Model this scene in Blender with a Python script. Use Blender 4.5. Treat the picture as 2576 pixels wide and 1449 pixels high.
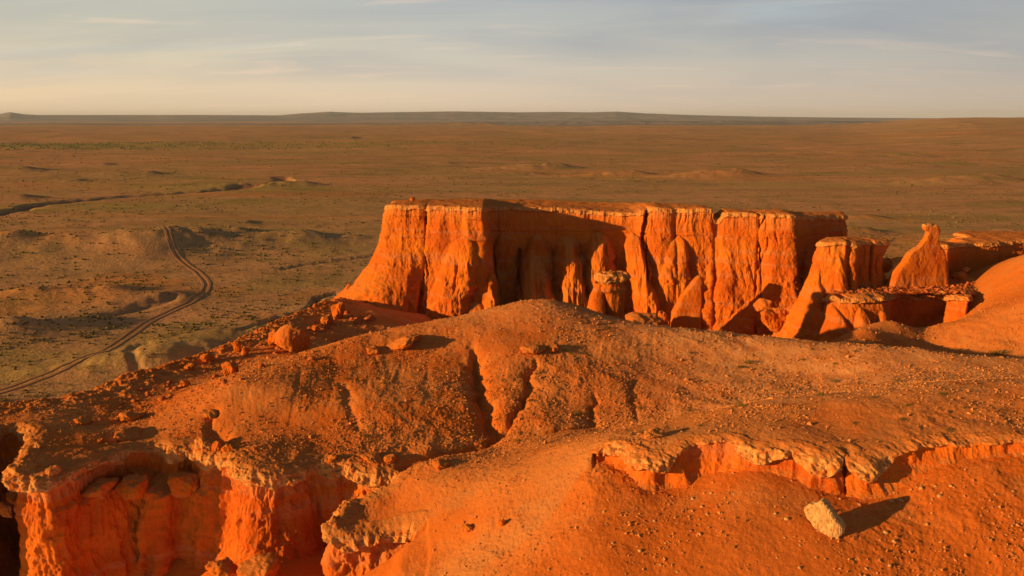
import bpy, math, random
import numpy as np
random.seed(7)
rng = np.random.default_rng(7)
R = math.radians
for o in list(bpy.data.objects): bpy.data.objects.remove(o)
scene = bpy.context.scene
COL = scene.collection

# ------------------------------------------------------------------ camera
PITCH = R(12.6); FPX = 1909.5; CAMZ = 55.0
cam = bpy.data.cameras.new("camera"); camo = bpy.data.objects.new("camera", cam); COL.objects.link(camo)
cam.sensor_width = 36; cam.lens = 18/math.tan(R(34)); cam.clip_start = 0.5; cam.clip_end = 120000
camo.location = (0, 0, CAMZ); camo.rotation_euler = (R(90)-PITCH, 0, 0)
scene.camera = camo
# ------------------------------------------------------------------ light
SUN_EL, SUN_AZ = R(9.5), R(21)      # azimuth: light travels toward +X, turned SUN_AZ toward +Y
LD = np.array([math.cos(SUN_EL)*math.cos(SUN_AZ), math.cos(SUN_EL)*math.sin(SUN_AZ), -math.sin(SUN_EL)])
sun = bpy.data.lights.new("sun", 'SUN'); sun.energy = 5.0; sun.angle = R(0.55); sun.color = (1.0, 0.58, 0.19)
suno = bpy.data.objects.new("sun", sun); COL.objects.link(suno)
from mathutils import Vector
suno.rotation_euler = Vector(LD.tolist()).to_track_quat('-Z', 'Y').to_euler()
scene.view_settings.view_transform = 'Standard'; scene.view_settings.look = 'None'
scene.view_settings.exposure = 0.58; scene.view_settings.gamma = 1.0

world = bpy.data.worlds.new("World"); scene.world = world; world.use_nodes = True
def build_world():
    nt = world.node_tree; N = nt.nodes; L = nt.links; N.clear()
    out = N.new('ShaderNodeOutputWorld'); bg = N.new('ShaderNodeBackground'); bg.inputs[1].default_value = 0.055
    sky = N.new('ShaderNodeTexSky'); sky.sky_type = 'NISHITA'; sky.sun_disc = False
    sky.sun_elevation = SUN_EL
    s = -LD; sky.sun_rotation = math.atan2(s[0], s[1])
    sky.air_density = 1.3; sky.dust_density = 3.0; sky.altitude = 900
    tc = N.new('ShaderNodeTexCoord'); sp = N.new('ShaderNodeSeparateXYZ'); L.new(tc.outputs['Generated'], sp.inputs[0])
    def math_(op, a, b=None, clamp=False):
        m = N.new('ShaderNodeMath'); m.operation = op; m.use_clamp = clamp
        for i, v in enumerate((a, b)):
            if v is None: continue
            if isinstance(v, (int, float)): m.inputs[i].default_value = v
            else: L.new(v, m.inputs[i])
        return m.outputs[0]
    z = math_('MAXIMUM', sp.outputs[2], 0.0); den = math_('ADD', z, 0.11)
    cx = math_('DIVIDE', sp.outputs[0], den); cy = math_('DIVIDE', sp.outputs[1], den)
    cb = N.new('ShaderNodeCombineXYZ'); L.new(cx, cb.inputs[0]); L.new(cy, cb.inputs[1])
    def noise(scale, detail, sx, sy, rot, loc, dist=0.6, rough=0.5):
        mp = N.new('ShaderNodeMapping'); L.new(cb.outputs[0], mp.inputs[0])
        mp.inputs['Scale'].default_value = (sx, sy, 1); mp.inputs['Rotation'].default_value = (0, 0, rot); mp.inputs['Location'].default_value = loc
        n = N.new('ShaderNodeTexNoise'); n.inputs['Scale'].default_value = scale; n.inputs['Detail'].default_value = detail
        n.inputs['Distortion'].default_value = dist; n.inputs['Roughness'].default_value = rough
        L.new(mp.outputs[0], n.inputs[0]); return n.outputs['Fac']
    def ramp(v, stops):
        r = N.new('ShaderNodeValToRGB'); L.new(v, r.inputs[0])
        el = r.color_ramp.elements
        while len(el) < len(stops): el.new(0.5)
        for e, (p, c) in zip(el, stops): e.position = p; e.color = (*c, 1) if len(c) == 3 else c
        return r.outputs[0]
    def mix(f, a, b):
        m = N.new('ShaderNodeMix'); m.data_type = 'RGBA'
        for sck, v in ((m.inputs[0], f), (m.inputs[6], a), (m.inputs[7], b)):
            if isinstance(v, (int, float)): sck.default_value = v
            elif isinstance(v, tuple): sck.default_value = (*v, 1)
            else: L.new(v, sck)
        return m.outputs[2]
    # cloud veil colour by elevation (thin high overcast, warm near the horizon)
    veil = ramp(z, [(0.0, (11.0, 8.5, 6.2)), (0.03, (10.3, 8.4, 6.4)), (0.07, (8.4, 7.8, 6.7)), (0.105, (7.0, 7.1, 6.7)), (0.15, (6.0, 6.5, 6.7)), (0.30, (1.6, 1.8, 2.1)), (1.0, (0.9, 1.1, 1.4))])
    side = N.new('ShaderNodeMapRange'); L.new(sp.outputs[0], side.inputs[0]); side.inputs[1].default_value = -0.75; side.inputs[2].default_value = 0.75
    sidec = ramp(side.outputs[0], [(0.0, (1.24, 1.13, 0.88)), (0.45, (1.0, .98, .96)), (1.0, (0.62, 0.65, 0.74))])
    mm = N.new('ShaderNodeMix'); mm.data_type = 'RGBA'; mm.blend_type = 'MULTIPLY'; mm.inputs[0].default_value = 1
    L.new(veil, mm.inputs[6]); L.new(sidec, mm.inputs[7]); veil = mm.outputs[2]
    c = mix(0.90, sky.outputs[0], veil)
    near = ramp(z, [(0.17, (1,)*3), (0.32, (0,)*3)])
    dark = ramp(noise(0.62, 5, 0.55, 1.1, 0.35, (3.1, 1.7, 0)), [(0.42, (0, 0, 0)), (0.62, (1, 1, 1))])
    hi = ramp(z, [(0.02, (0.15,)*3), (0.10, (1,)*3)])
    dk = math_('MULTIPLY', dark, hi); dk = math_('MULTIPLY', dk, 0.5)
    dk = math_('MULTIPLY', dk, near); c = mix(dk, c, (3.6, 4.1, 4.9))
    wisp = ramp(noise(1.25, 7, 0.5, 1.5, 0.22, (0.4, 5.2, 0), 1.1, 0.58), [(0.56, (0, 0, 0)), (0.74, (1, 1, 1))])
    lm = ramp(side.outputs[0], [(0.15, (1,)*3), (0.62, (.35,)*3)]); w2 = math_('MULTIPLY', wisp, 0.62); w2 = math_('MULTIPLY', w2, lm)
    w2 = math_('MULTIPLY', w2, near); c = mix(w2, c, (12.8, 9.0, 6.2))
    blue = ramp(noise(0.85, 4, 0.5, 1.5, 0.3, (7.7, 2.2, 0)), [(0.56, (0, 0, 0)), (0.72, (1, 1, 1))])
    b2 = math_('MULTIPLY', blue, hi); b2 = math_('MULTIPLY', b2, 0.22)
    b2 = math_('MULTIPLY', b2, near); c = mix(b2, c, (7.2, 8.8, 9.4))
    L.new(c, bg.inputs[0]); L.new(bg.outputs[0], out.inputs[0])
build_world()

# ------------------------------------------------------------------ helpers: rays, noise, splines
SN, CS = math.sin(PITCH), math.cos(PITCH)
def W(U, V, D):
    """world point seen along (U,V) of the reference layout at forward distance D"""
    u = (U-1288)/FPX; v = (724.5-V)/FPX
    t = D/(CS+v*SN)
    return np.array([u*t, D, CAMZ+t*(-SN+v*CS)])
def XD(U, D, z):
    """point at image column U for a given distance and height"""
    t = (D*CS-(z-CAMZ)*SN)
    return np.array([(U-1288)/FPX*t, D, z])
TAB3 = rng.random(64**3).astype(np.float32)*2-1
TAB2 = (rng.random((256, 256))*2*np.pi)
G2X = np.cos(TAB2).astype(np.float32).ravel(); G2Y = np.sin(TAB2).astype(np.float32).ravel()
def n3(x, y, z):
    x = x.astype(np.float64); ix = np.floor(x); iy = np.floor(y); iz = np.floor(z)
    fx = (x-ix).astype(np.float32); fy = (y-iy).astype(np.float32); fz = (z-iz).astype(np.float32)
    ix = ix.astype(np.int64) & 63; iy = iy.astype(np.int64) & 63; iz = iz.astype(np.int64) & 63
    fx = fx*fx*(3-2*fx); fy = fy*fy*(3-2*fy); fz = fz*fz*(3-2*fz)
    jx = (ix+1) & 63; jy = (iy+1) & 63; jz = (iz+1) & 63
    T = TAB3
    def g(a, b, c): return T[(a*64+b)*64+c]
    c00 = g(ix, iy, iz)*(1-fx)+g(jx, iy, iz)*fx; c10 = g(ix, jy, iz)*(1-fx)+g(jx, jy, iz)*fx
    c01 = g(ix, iy, jz)*(1-fx)+g(jx, iy, jz)*fx; c11 = g(ix, jy, jz)*(1-fx)+g(jx, jy, jz)*fx
    return (c00*(1-fy)+c10*fy)*(1-fz)+(c01*(1-fy)+c11*fy)*fz
def fb3(x, y, z, s, octv=4, rough=0.5, ridge=False, seed=0.0):
    a = 1.0; tot = 0; out = np.zeros(len(x), np.float32); f = s
    for i in range(octv):
        X = x*f+17.3*i+seed; Y = (y*0.96+x*0.28)*f+31.7*i+seed*1.7; Z = z*f+5.1*i+seed*0.6
        n = n3(X, Y, Z)
        if ridge: n = 1-2*np.abs(n)
        out += a*n; tot += a; a *= rough; f *= 2.07
    return out/tot
def n2(x, y):
    ix = np.floor(x); iy = np.floor(y); fx = (x-ix).astype(np.float32); fy = (y-iy).astype(np.float32)
    ix = ix.astype(np.int64) & 255; iy = iy.astype(np.int64) & 255; jx = (ix+1) & 255; jy = (iy+1) & 255
    def g(a, b, dx, dy):
        k = a*256+b; return G2X[k]*dx+G2Y[k]*dy
    u = fx*fx*fx*(fx*(fx*6-15)+10); v = fy*fy*fy*(fy*(fy*6-15)+10)
    a = g(ix, iy, fx, fy)*(1-u)+g(jx, iy, fx-1, fy)*u
    b = g(ix, jy, fx, fy-1)*(1-u)+g(jx, jy, fx-1, fy-1)*u
    return (a*(1-v)+b*v)*1.5
def fb2(x, y, s, octv=4, rough=0.5, ridge=False, seed=0.0):
    a = 1.0; tot = 0; out = np.zeros(len(x), np.float32); f = s
    for i in range(octv):
        n = n2((x*0.8+y*0.6)*f+13.7*i+seed, (y*0.8-x*0.6)*f+7.9*i+seed*1.3)
        if ridge: n = 1-2*np.abs(n)
        out += a*n; tot += a; a *= rough; f *= 2.07
    return out/tot
def smooth(a, b, x): 
    t = np.clip((x-a)/(b-a), 0, 1); return t*t*(3-2*t)
def catmull(P, step):
    """Catmull-Rom through P (N x k), resampled about every `step` metres (in xy)"""
    P = np.asarray(P, float); n = len(P)
    Q = np.vstack([2*P[0]-P[1], P, 2*P[-1]-P[-2]]); out = []
    for i in range(n-1):
        p0, p1, p2, p3 = Q[i:i+4]
        m = max(1, int(np.linalg.norm((p2-p1)[:2])/step)); t = np.linspace(0, 1, m, endpoint=False)[:, None]
        # tension-limited tangents, so tight corners do not overshoot
        m1 = (p2-p0)*0.42; m2 = (p3-p1)*0.42; d = np.linalg.norm((p2-p1)[:2])
        for mv in (m1, m2):
            l = np.linalg.norm(mv[:2]); 
            if l > d: mv *= d/l
        out.append((2*t**3-3*t**2+1)*p1+(t**3-2*t**2+t)*m1+(-2*t**3+3*t**2)*p2+(t**3-t**2)*m2)
    out.append(P[-1:]); return np.vstack(out)
def sdist(x, y, poly, far=12.0):
    """signed distance to polygon, positive inside; exact only within `far`"""
    poly = np.asarray(poly)[:, :2]; n = len(poly)
    d2 = np.full(len(x), far*far, np.float32); inside = np.zeros(len(x), bool)
    for i in range(n):
        ax, ay = poly[i]; bx, by = poly[(i+1) % n]
        c = ((ay > y) != (by > y))
        if c.any():
            xi = ax+(y[c]-ay)/(by-ay)*(bx-ax); t = inside[c]; t ^= (x[c] < xi); inside[c] = t
        m = (x > min(ax, bx)-far) & (x < max(ax, bx)+far) & (y > min(ay, by)-far) & (y < max(ay, by)+far)
        if not m.any(): continue
        px = x[m]-ax; py = y[m]-ay; dx, dy = bx-ax, by-ay; L2 = dx*dx+dy*dy+1e-9
        t = np.clip((px*dx+py*dy)/L2, 0, 1)
        q = (px-t*dx)**2+(py-t*dy)**2; d2[m] = np.minimum(d2[m], q)
    d = np.sqrt(d2); return np.where(inside, d, -d)
def udist(x, y, line, far=6.0):
    line = np.asarray(line); d = np.full(len(x), far, np.float32); par = np.zeros(len(x), np.float32)
    for i in range(len(line)-1):
        ax, ay = line[i][:2]; bx, by = line[i+1][:2]
        m = (x > min(ax, bx)-far) & (x < max(ax, bx)+far) & (y > min(ay, by)-far) & (y < max(ay, by)+far)
        if not m.any(): continue
        px = x[m]-ax; py = y[m]-ay; dx, dy = bx-ax, by-ay; L2 = dx*dx+dy*dy+1e-9
        t = np.clip((px*dx+py*dy)/L2, 0, 1); q = np.sqrt((px-t*dx)**2+(py-t*dy)**2)
        dm = d[m]; pm = par[m]; k = q < dm; dm[k] = q[k]; pm[k] = (i+t[k])/(len(line)-1); d[m] = dm; par[m] = pm
    return d, par
class TPS:
    def __init__(s, pts, lam=0.002):
        P = np.asarray(pts, float); s.c = P[:, :2]/50; n = len(P)
        d2 = ((s.c[:, None]-s.c[None])**2).sum(-1)
        K = 0.5*d2*np.log(d2+1e-12)+lam*np.eye(n)
        Q = np.hstack([np.ones((n, 1)), s.c]); A = np.block([[K, Q], [Q.T, np.zeros((3, 3))]])
        sol = np.linalg.solve(A, np.concatenate([P[:, 2], np.zeros(3)])); s.w = sol[:n]; s.a = sol[n:]
    def __call__(s, x, y):
        x = np.asarray(x, np.float32)/50; y = np.asarray(y, np.float32)/50
        out = (s.a[0]+s.a[1]*x+s.a[2]*y).astype(np.float32)
        for (cx, cy), w in zip(s.c, s.w):
            d2 = (x-np.float32(cx))**2+(y-np.float32(cy))**2+np.float32(1e-9)
            out += np.float32(0.5*w)*d2*np.log(d2)
        return out

# ------------------------------------------------------------------ terrain control points  (U, V, D)
CEN = [(1050,1200,57),(1200,1180,57.5),(1350,1150,57),(1450,1110,56.5),(1550,1085,57),(1466,1192,50),(1400,1280,47.5),
  (1320,1374,45.5),(1211,1440,44.3),(1250,1280,50.5),(1100,1300,52),(1100,1400,49),(1000,1250,56),(900,1260,55.8),
  (850,1290,54),(1000,1300,53.5),(1050,1449,47),(1200,1449,44),(1200,1600,38),(1000,1600,41)]
LOW = [(1600,1330,43.5),(1500,1449,40),(1800,1320,42.7),(1800,1449,38.7),(2100,1340,41),(2100,1449,38),(2400,1300,41.5),
  (2400,1449,37.8),(2576,1449,37.5),(2576,1300,41),(2800,1449,37),(1800,1600,35.5),(2500,1600,35.5),(1300,1600,37.5)]
HI = [# crest of the back hill
  (547,978,72),(660,930,78),(781,889,83),(900,850,87),(1006,822,90),(1100,803,92),(1250,775,93),(1400,757,94),(1460,777,93),
  (1530,800,91),(1600,817,90),(1750,835,88),(2000,857,84),(2200,873,81),(2350,886,79),(2576,902,76),(2800,915,74),
  # its face
  (700,1000,70),(900,1000,71),(1100,900,82),(1100,1000,72),(1150,1090,66),(1230,1120,64),(1500,1085,65.5),(1740,1040,67),
  (2020,995,69),(2300,960,69),(2576,957,67),(1400,850,85),(1400,950,76),(1400,1050,68),(1700,900,82),(1700,980,73.5),
  (2000,930,78),(2300,920,75),(900,920,79),(800,960,75),
  # front hill top
  (1600,1080,55),(1690,1055,57),(1830,1022,57),(2070,997,57),(2300,963,57),(2576,960,56),(2800,955,56),
  (1620,1105,51),(1750,1085,51.5),(1900,1090,49.5),(2100,1090,48.5),(2350,1080,48.5),(2576,1070,48),(2800,1080,47),
  (1540,1110,50),(1750,1108,49),(1900,1135,46.9),(2110,1135,45.6),(2350,1115,46),(2576,1110,45.3),
  # left shelf
  (38,1160,58),(200,1120,63),(400,1090,66.5),(550,1100,65),(650,1130,61.5),(800,1120,64),(900,1130,63),(150,1050,70),
  (0,1040,72),(-200,1045,72),(-500,1050,72),(270,1000,79),(400,1020,75),(700,1060,68),(332,963,84),(469,924,92),(560,950,84),
  (586,881,102),(700,880,100),(703,822,118),(800,850,110),(851,760,140),(870,810,125),(950,800,128),
  # right rear slope
  (2110,856,102),(2170,828,108),(2250,800,112),(2400,805,113),(2576,760,111),(2576,640,128),(2576,846,104),(2400,876,106),(2250,866,106),(2330,872,108),
  (2540,740,118),(2800,640,128),(2800,800,100)]
HID = [(1100,101,26),(1400,104,27.5),(1400,113,20),(1400,125,16),(1700,98,26),(1700,110,18),(1700,125,15.5),(2000,95,25.5),
  (2000,110,18),(1100,113,21),(1100,126,18),(900,98,24),(900,112,21),(1100,140,17),(1400,138,16),(1700,138,14),(2000,125,13),
  (2000,140,14),(2200,121,17),(2350,120,20),(2400,88,25.5),(2250,90,25.5),(2600,86,27),(1300,165,16),(1900,165,16),(2400,150,24),(2400,130,24),(2700,165,28),(950,160,17),(550,90,24)]
PA = [W(*p) for p in CEN+LOW+HI]+[XD(*p) for p in HID]
fA = TPS(PA)
B2T = [(1560,1192,49.0),(1650,1246,47.0),(1750,1186,49.0),(1830,1166,49.0),(1900,1172,47.4),(1960,1192,46.7),(2050,1214,45.7),
  (2120,1232,45.4),(2220,1238,44.9),(2330,1166,46.1),(2440,1152,45.9),(2576,1146,45.5),(2800,1146,45)]
fB2 = TPS([W(*p) for p in CEN+LOW+B2T]+[W(1510,1180,49)])
fB1 = TPS([XD(-300,60,14), XD(0,60,12), XD(0,48,9), XD(350,58,13), XD(350,45,7), XD(650,54,19.5), XD(560,58,17), XD(650,45,11), XD(900,54,17.5),
           XD(930,58,19), XD(800,60,18), XD(1000,51.2,23.6), XD(1050,48.3,24.55), XD(1075,50.3,25.2), W(950,1449,49.3), W(860,1449,50.8), W(1040,1449,47.3), XD(1060,43,25), XD(1000,40,23.5), XD(760,40,12), XD(200,30,2), XD(800,30,4), XD(-400,40,5), XD(300,63,17), XD(-100,66,16)])
RIM1 = [(-700,1110,62),(-420,1165,55),(-200,1178,54.5),(-110,1150,57.5),(-60,1112,63),(0,1097,66.5),(50,1098,67),(84,1113,65),(72,1138,62),(40,1165,58),(45,1188,56.6),(80,1192,56),
  (115,1190,56),(160,1184,57.6),(200,1178,59.0),(260,1164,61),(290,1146,62.2),(330,1124,63.6),(395,1118,64.3),(440,1124,63.2),(470,1128,63.8),(515,1142,62.2),(560,1158,61.3),(596,1172,58.9),
  (640,1176,57.9),(700,1172,58.0),(745,1168,58.9),(772,1166,60.1),(800,1168,60.5),(840,1170,60.2),(858,1172,60.6),(880,1180,60.2),(940,1189,59.4),(995,1195,59.3),
  (975,1228,57.6),(900,1248,56.5),(858,1268,55.2),(850,1290,53.8),(828,1300,53),(835,1325,51.8),(880,1330,51.6),(935,1322,52),(1000,1318,52.2),
  (1045,1318,52),(1055,1350,50.3),(1052,1400,48),(1040,1480,45.2),(1050,1600,41),(1100,1800,35)]
RIM2 = [(1500,1128,50.9),(1518,1112,51.2),(1560,1128,49.8),(1605,1142,48.6),(1660,1148,47.9),(1705,1140,48.3),(1745,1124,49.0),(1790,1121,49.0),
  (1840,1124,48.5),(1875,1138,47.6),(1915,1150,47.0),(1955,1144,46.9),(1990,1134,46.9),(2015,1136,46.5),(2055,1152,45.7),(2100,1160,45.2),
  (2121,1148,45.7),(2128,1132,46.3),(2138,1152,45.4),(2190,1162,44.9),(2228,1148,45.4),(2290,1128,46.1),(2400,1117,46.2),(2576,1114,45.7),
  (2800,1112,45),(3200,1112,44)]
rim1 = catmull([W(*p) for p in RIM1], 0.25); rim2 = catmull([W(*p) for p in RIM2], 0.25)
pit1 = np.vstack([rim1[:, :2], [[-12, 10], [-120, 10], [-120, 62]]])
pit2 = np.vstack([rim2[:, :2], [[80, 10], [0, 10]], [XD(1190, 38, 27)[:2]], [W(1211,1440,44.3)[:2]], [W(1320,1374,45.5)[:2]], [W(1400,1280,47.5)[:2]], [W(1466,1192,50)[:2]]])
OUT = [(-1500,1060,66),(-300,1047,73.5),(0,1040,74),(150,1016,77.5),(266,990,82),(332,963,87),(469,924,95),(586,881,105),(703,822,121),(851,760,143)]
outp = np.vstack([[W(*p)[:2] for p in OUT], [XD(880,175,17)[:2]], [[120, 185], [260, 150], [260, 5], [-200, 5]]])
def LN(*p): return np.array([W(*q)[:2] for q in p])
GUL = [(LN((1185,850,86),(1195,900,81),(1205,960,75),(1225,1020,70),(1250,1075,66.5),(1215,1115,64),(1120,1150,62),(1010,1180,60)), 1.5, 1.5),
  (LN((1345,895,81),(1335,940,77),(1330,985,73),(1300,1030,69.5),(1255,1075,66.5)), 1.3, 1.0),
  (LN((1500,975,74),(1490,1020,70),(1488,1065,66.8),(1380,1090,65),(1250,1110,64)), 0.8, 0.9),
  (LN((1190,860,85),(1200,950,76),(1215,1030,69.5),(1245,1080,66)), 1.1, 2.6),
  (LN((860,960,75),(880,1020,70.5),(900,1080,66.5)), 0.5, 1.6),
  (LN((540,1010,70),(530,1050,67),(560,1085,65)), 1.0, 2.2),(LN((1600,950,77),(1590,1000,72),(1600,1055,67)), 0.4, 0.8),
  (LN((1660,1310,44),(1700,1400,41),(1730,1500,38)), 0.5, 0.9),(LN((1480,1250,47.8),(1540,1330,44.5),(1600,1449,40)), 0.7, 1.0),
  (LN((2350,1240,43),(2420,1330,41),(2450,1449,37.6)), 0.4, 1.3),(LN((1960,1230,44.5),(1950,1330,41.5),(1980,1449,38)), 0.35, 1.2)]
def B1f(x, y):
    m = smooth(W(975,1400,49)[0], W(1030,1400,49)[0], x)*smooth(51.6, 50.4, y)
    return fB1(x, y)*(1-m)+(fA(x, y)-.12)*m
def ztop(x, y):
    z = fA(x, y)
    for ln, dep, wid in GUL:
        wx = 0.9*fb2(x, y, 0.45, 3, seed=3.3); d, t = udist(x+wx, y, ln, wid*3)
        ends = np.minimum(smooth(0, 0.2, t), 1)*smooth(0, .1, 1-t+0.1)
        z = z-0.55*dep*ends*(0.22*np.exp(-(d/wid)**2)+0.78*np.exp(-(d/(0.33*wid))**2))*(d < wid*2.95)
    m = smooth(64, 70, y)*smooth(92, 86, y)*smooth(-34, -22, x)*smooth(26, 12, x)
    k = m > 0.01
    if k.any():
        X_, Y_ = x[k], y[k]; wx = .9*fb2(X_, Y_, .12, 3, seed=91.)
        fan = (X_+wx+6)*(1+.012*(80-Y_)); rid = fb2(fan, Y_*.16, .42, 4, .6, ridge=True, seed=93.)
        zz = np.zeros(len(x), np.float32); zz[k] = m[k]*(.03*rid-.07*smooth(.35, .85, fb2(fan, Y_*.14, .26, 4, .6, ridge=True, seed=95.))*smooth(-.1, .3, fb2(X_, Y_, .06, 2, seed=97.))); z = z+zz
    return z+detail(x, y)
def detail(x, y):
    big = fb2(x, y, 0.09, 3, seed=1.0)*0.45
    # erosion rills running downslope, knobbly gravel
    a = fb2(x, y, 0.28, 4, 0.5, ridge=True, seed=5.0)*0.13
    b = fb2(x, y, 1.7, 4, 0.62, seed=9.0)*0.055
    rough = smooth(-.15, .35, fb2(x, y, 0.07, 2, seed=12.0))
    c = fb2(x, y, 4.2, 2, 0.6, seed=19.0)*0.05*(0.35+rough)
    return big+a*(0.4+rough)+b+c
def H(x, y, parts=False):
    x = np.asarray(x, float); y = np.asarray(y, float)
    zt = ztop(x, y); dt = detail(x, y)
    d2 = sdist(x, y, pit2); left = smooth(0, 2.5, W(1500,1150,50)[0]+0.6-x)
    lo, hi = 0.45*(1-left)-4.0*left, 0.85*(1-left)+2.0*left
    w2 = np.clip((-d2-lo)/(hi-lo), 0, 1); w2 = w2*w2*(3-2*w2)
    # low scree band along the foot of the small cliff
    z = fB2(x, y)+dt; z = z*(1-w2)+zt*w2
    d1 = -sdist(x, y, pit1); w1 = smooth(.5, .9, d1)
    zf = B1f(x, y)+dt
    z = zf*(1-w1)+z*w1
    do = sdist(x, y, outp, 80.0)
    z = z+smooth(9, 1, do)*smooth(-9, 0, do)*(.55*fb2(x, y, .35, 4, .6, ridge=True, seed=81.)+.2*fb2(x, y, 1.5, 3, .6, seed=83.))
    fall = np.maximum(-do, 0); z = z-(0.85*fall+0.02*fall**2)*smooth(0, 1.2, fall)
    z = np.maximum(z, -3)
    if parts: return z, d1, -d2, do
    return z
def H1(x, y): return float(H(np.array([x]), np.array([y]))[0])

# ------------------------------------------------------------------ mesh helpers
def mesh_obj(name, co, faces, mat, parent=None, attrs=None, smooth_=True):
    """faces: (M,4) or (M,3) int array"""
    me = bpy.data.meshes.new(name); co = np.ascontiguousarray(co, np.float32); faces = np.ascontiguousarray(faces, np.int32)
    k = faces.shape[1]; me.vertices.add(len(co)); me.vertices.foreach_set('co', co.ravel())
    me.loops.add(faces.size); me.loops.foreach_set('vertex_index', faces.ravel())
    me.polygons.add(len(faces)); me.polygons.foreach_set('loop_start', np.arange(0, faces.size, k, dtype=np.int32))
    me.polygons.foreach_set('loop_total', np.full(len(faces), k, np.int32))
    me.update(calc_edges=True)
    me.polygons.foreach_set('use_smooth', np.full(len(faces), smooth_, bool))
    for an, av in (attrs or {}).items():
        a = me.attributes.new(an, 'FLOAT', 'POINT'); a.data.foreach_set('value', np.ascontiguousarray(av, np.float32))
    me.materials.append(mat); o = bpy.data.objects.new(name, me); COL.objects.link(o)
    if parent is not None: o.parent = parent
    return o
def grid_faces(nr, nc, wrap=False):
    i = np.arange(nr-1)[:, None]; j = np.arange(nc if wrap else nc-1)[None]
    j2 = (j+1) % nc
    return np.stack([i*nc+j, i*nc+j2, (i+1)*nc+j2, (i+1)*nc+j], -1).reshape(-1, 4)
def tag(o, label=None, cat=None, group=None, kind=None):
    for k, v in (('label', label), ('category', cat), ('group', group), ('kind', kind)):
        if v: o[k] = v
    return o

# ------------------------------------------------------------------ materials
class NB:
    def __init__(s, name, rough=1.0, spec=0.0):
        s.m = bpy.data.materials.new(name); s.m.use_nodes = True; s.N = s.m.node_tree.nodes; s.L = s.m.node_tree.links
        s.b = s.N['Principled BSDF']; s.b.inputs['Roughness'].default_value = rough
        s.b.inputs['Specular IOR Level'].default_value = spec
        s.tc = s.N.new('ShaderNodeTexCoord').outputs['Object']
    def noise(s, scale, detail=4, vs=(1,1,1), rough=0.55, dist=0.0, vec=None):
        mp = s.N.new('ShaderNodeMapping'); s.L.new(vec or s.tc, mp.inputs[0]); mp.inputs['Scale'].default_value = vs
        n = s.N.new('ShaderNodeTexNoise'); n.inputs['Scale'].default_value = scale; n.inputs['Detail'].default_value = detail
        n.inputs['Roughness'].default_value = rough; n.inputs['Distortion'].default_value = dist
        s.L.new(mp.outputs[0], n.inputs[0]); return n.outputs['Fac']
    def vor(s, scale, feature='F1', vs=(1,1,1), out='Distance', rnd=1.0):
        mp = s.N.new('ShaderNodeMapping'); s.L.new(s.tc, mp.inputs[0]); mp.inputs['Scale'].default_value = vs
        n = s.N.new('ShaderNodeTexVoronoi'); n.inputs['Scale'].default_value = scale; n.feature = feature; n.inputs['Randomness'].default_value = rnd
        s.L.new(mp.outputs[0], n.inputs[0]); return n.outputs[out]
    def rng(s, v, a, b, c=0.0, d=1.0):
        m = s.N.new('ShaderNodeMapRange'); m.interpolation_type = 'SMOOTHSTEP'
        s.L.new(v, m.inputs[0])
        for i, q in zip((1, 2, 3, 4), (a, b, c, d)): m.inputs[i].default_value = q
        return m.outputs[0]
    def math(s, op, a, b=None, clamp=False):
        m = s.N.new('ShaderNodeMath'); m.operation = op; m.use_clamp = clamp
        for i, v in enumerate((a, b)):
            if v is None: continue
            if isinstance(v, (int, float)): m.inputs[i].default_value = v
            else: s.L.new(v, m.inputs[i])
        return m.outputs[0]
    def mix(s, f, a, b, mode='MIX'):
        m = s.N.new('ShaderNodeMix'); m.data_type = 'RGBA'; m.blend_type = mode
        for sck, v in ((m.inputs[0], f), (m.inputs[6], a), (m.inputs[7], b)):
            if isinstance(v, (int, float)): sck.default_value = v
            elif isinstance(v, tuple): sck.default_value = (*v, 1)
            else: s.L.new(v, sck)
        return m.outputs[2]
    def attr(s, name):
        a = s.N.new('ShaderNodeAttribute'); a.attribute_name = name; return a.outputs['Fac']
    def nz(s):
        g = s.N.new('ShaderNodeNewGeometry'); sp = s.N.new('ShaderNodeSeparateXYZ'); s.L.new(g.outputs['Normal'], sp.inputs[0]); return sp.outputs[2]
    def bump(s, h, strength, dist, prev=None):
        b = s.N.new('ShaderNodeBump'); b.inputs['Strength'].default_value = strength; b.inputs['Distance'].default_value = dist
        s.L.new(h, b.inputs['Height'])
        if prev is not None: s.L.new(prev, b.inputs['Normal'])
        return b.outputs[0]
    def done(s, col, nrm=None):
        s.L.new(col, s.b.inputs['Base Color'])
        if nrm is not None: s.L.new(nrm, s.b.inputs['Normal'])
        return s.m
ORANGE = (0.58, 0.155, 0.015); RED = (0.46, 0.092, 0.012); CRUST = (0.60, 0.300, 0.100); TAN = (0.58, 0.190, 0.046); GREYTAN = (0.46, 0.20, 0.062)
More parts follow.
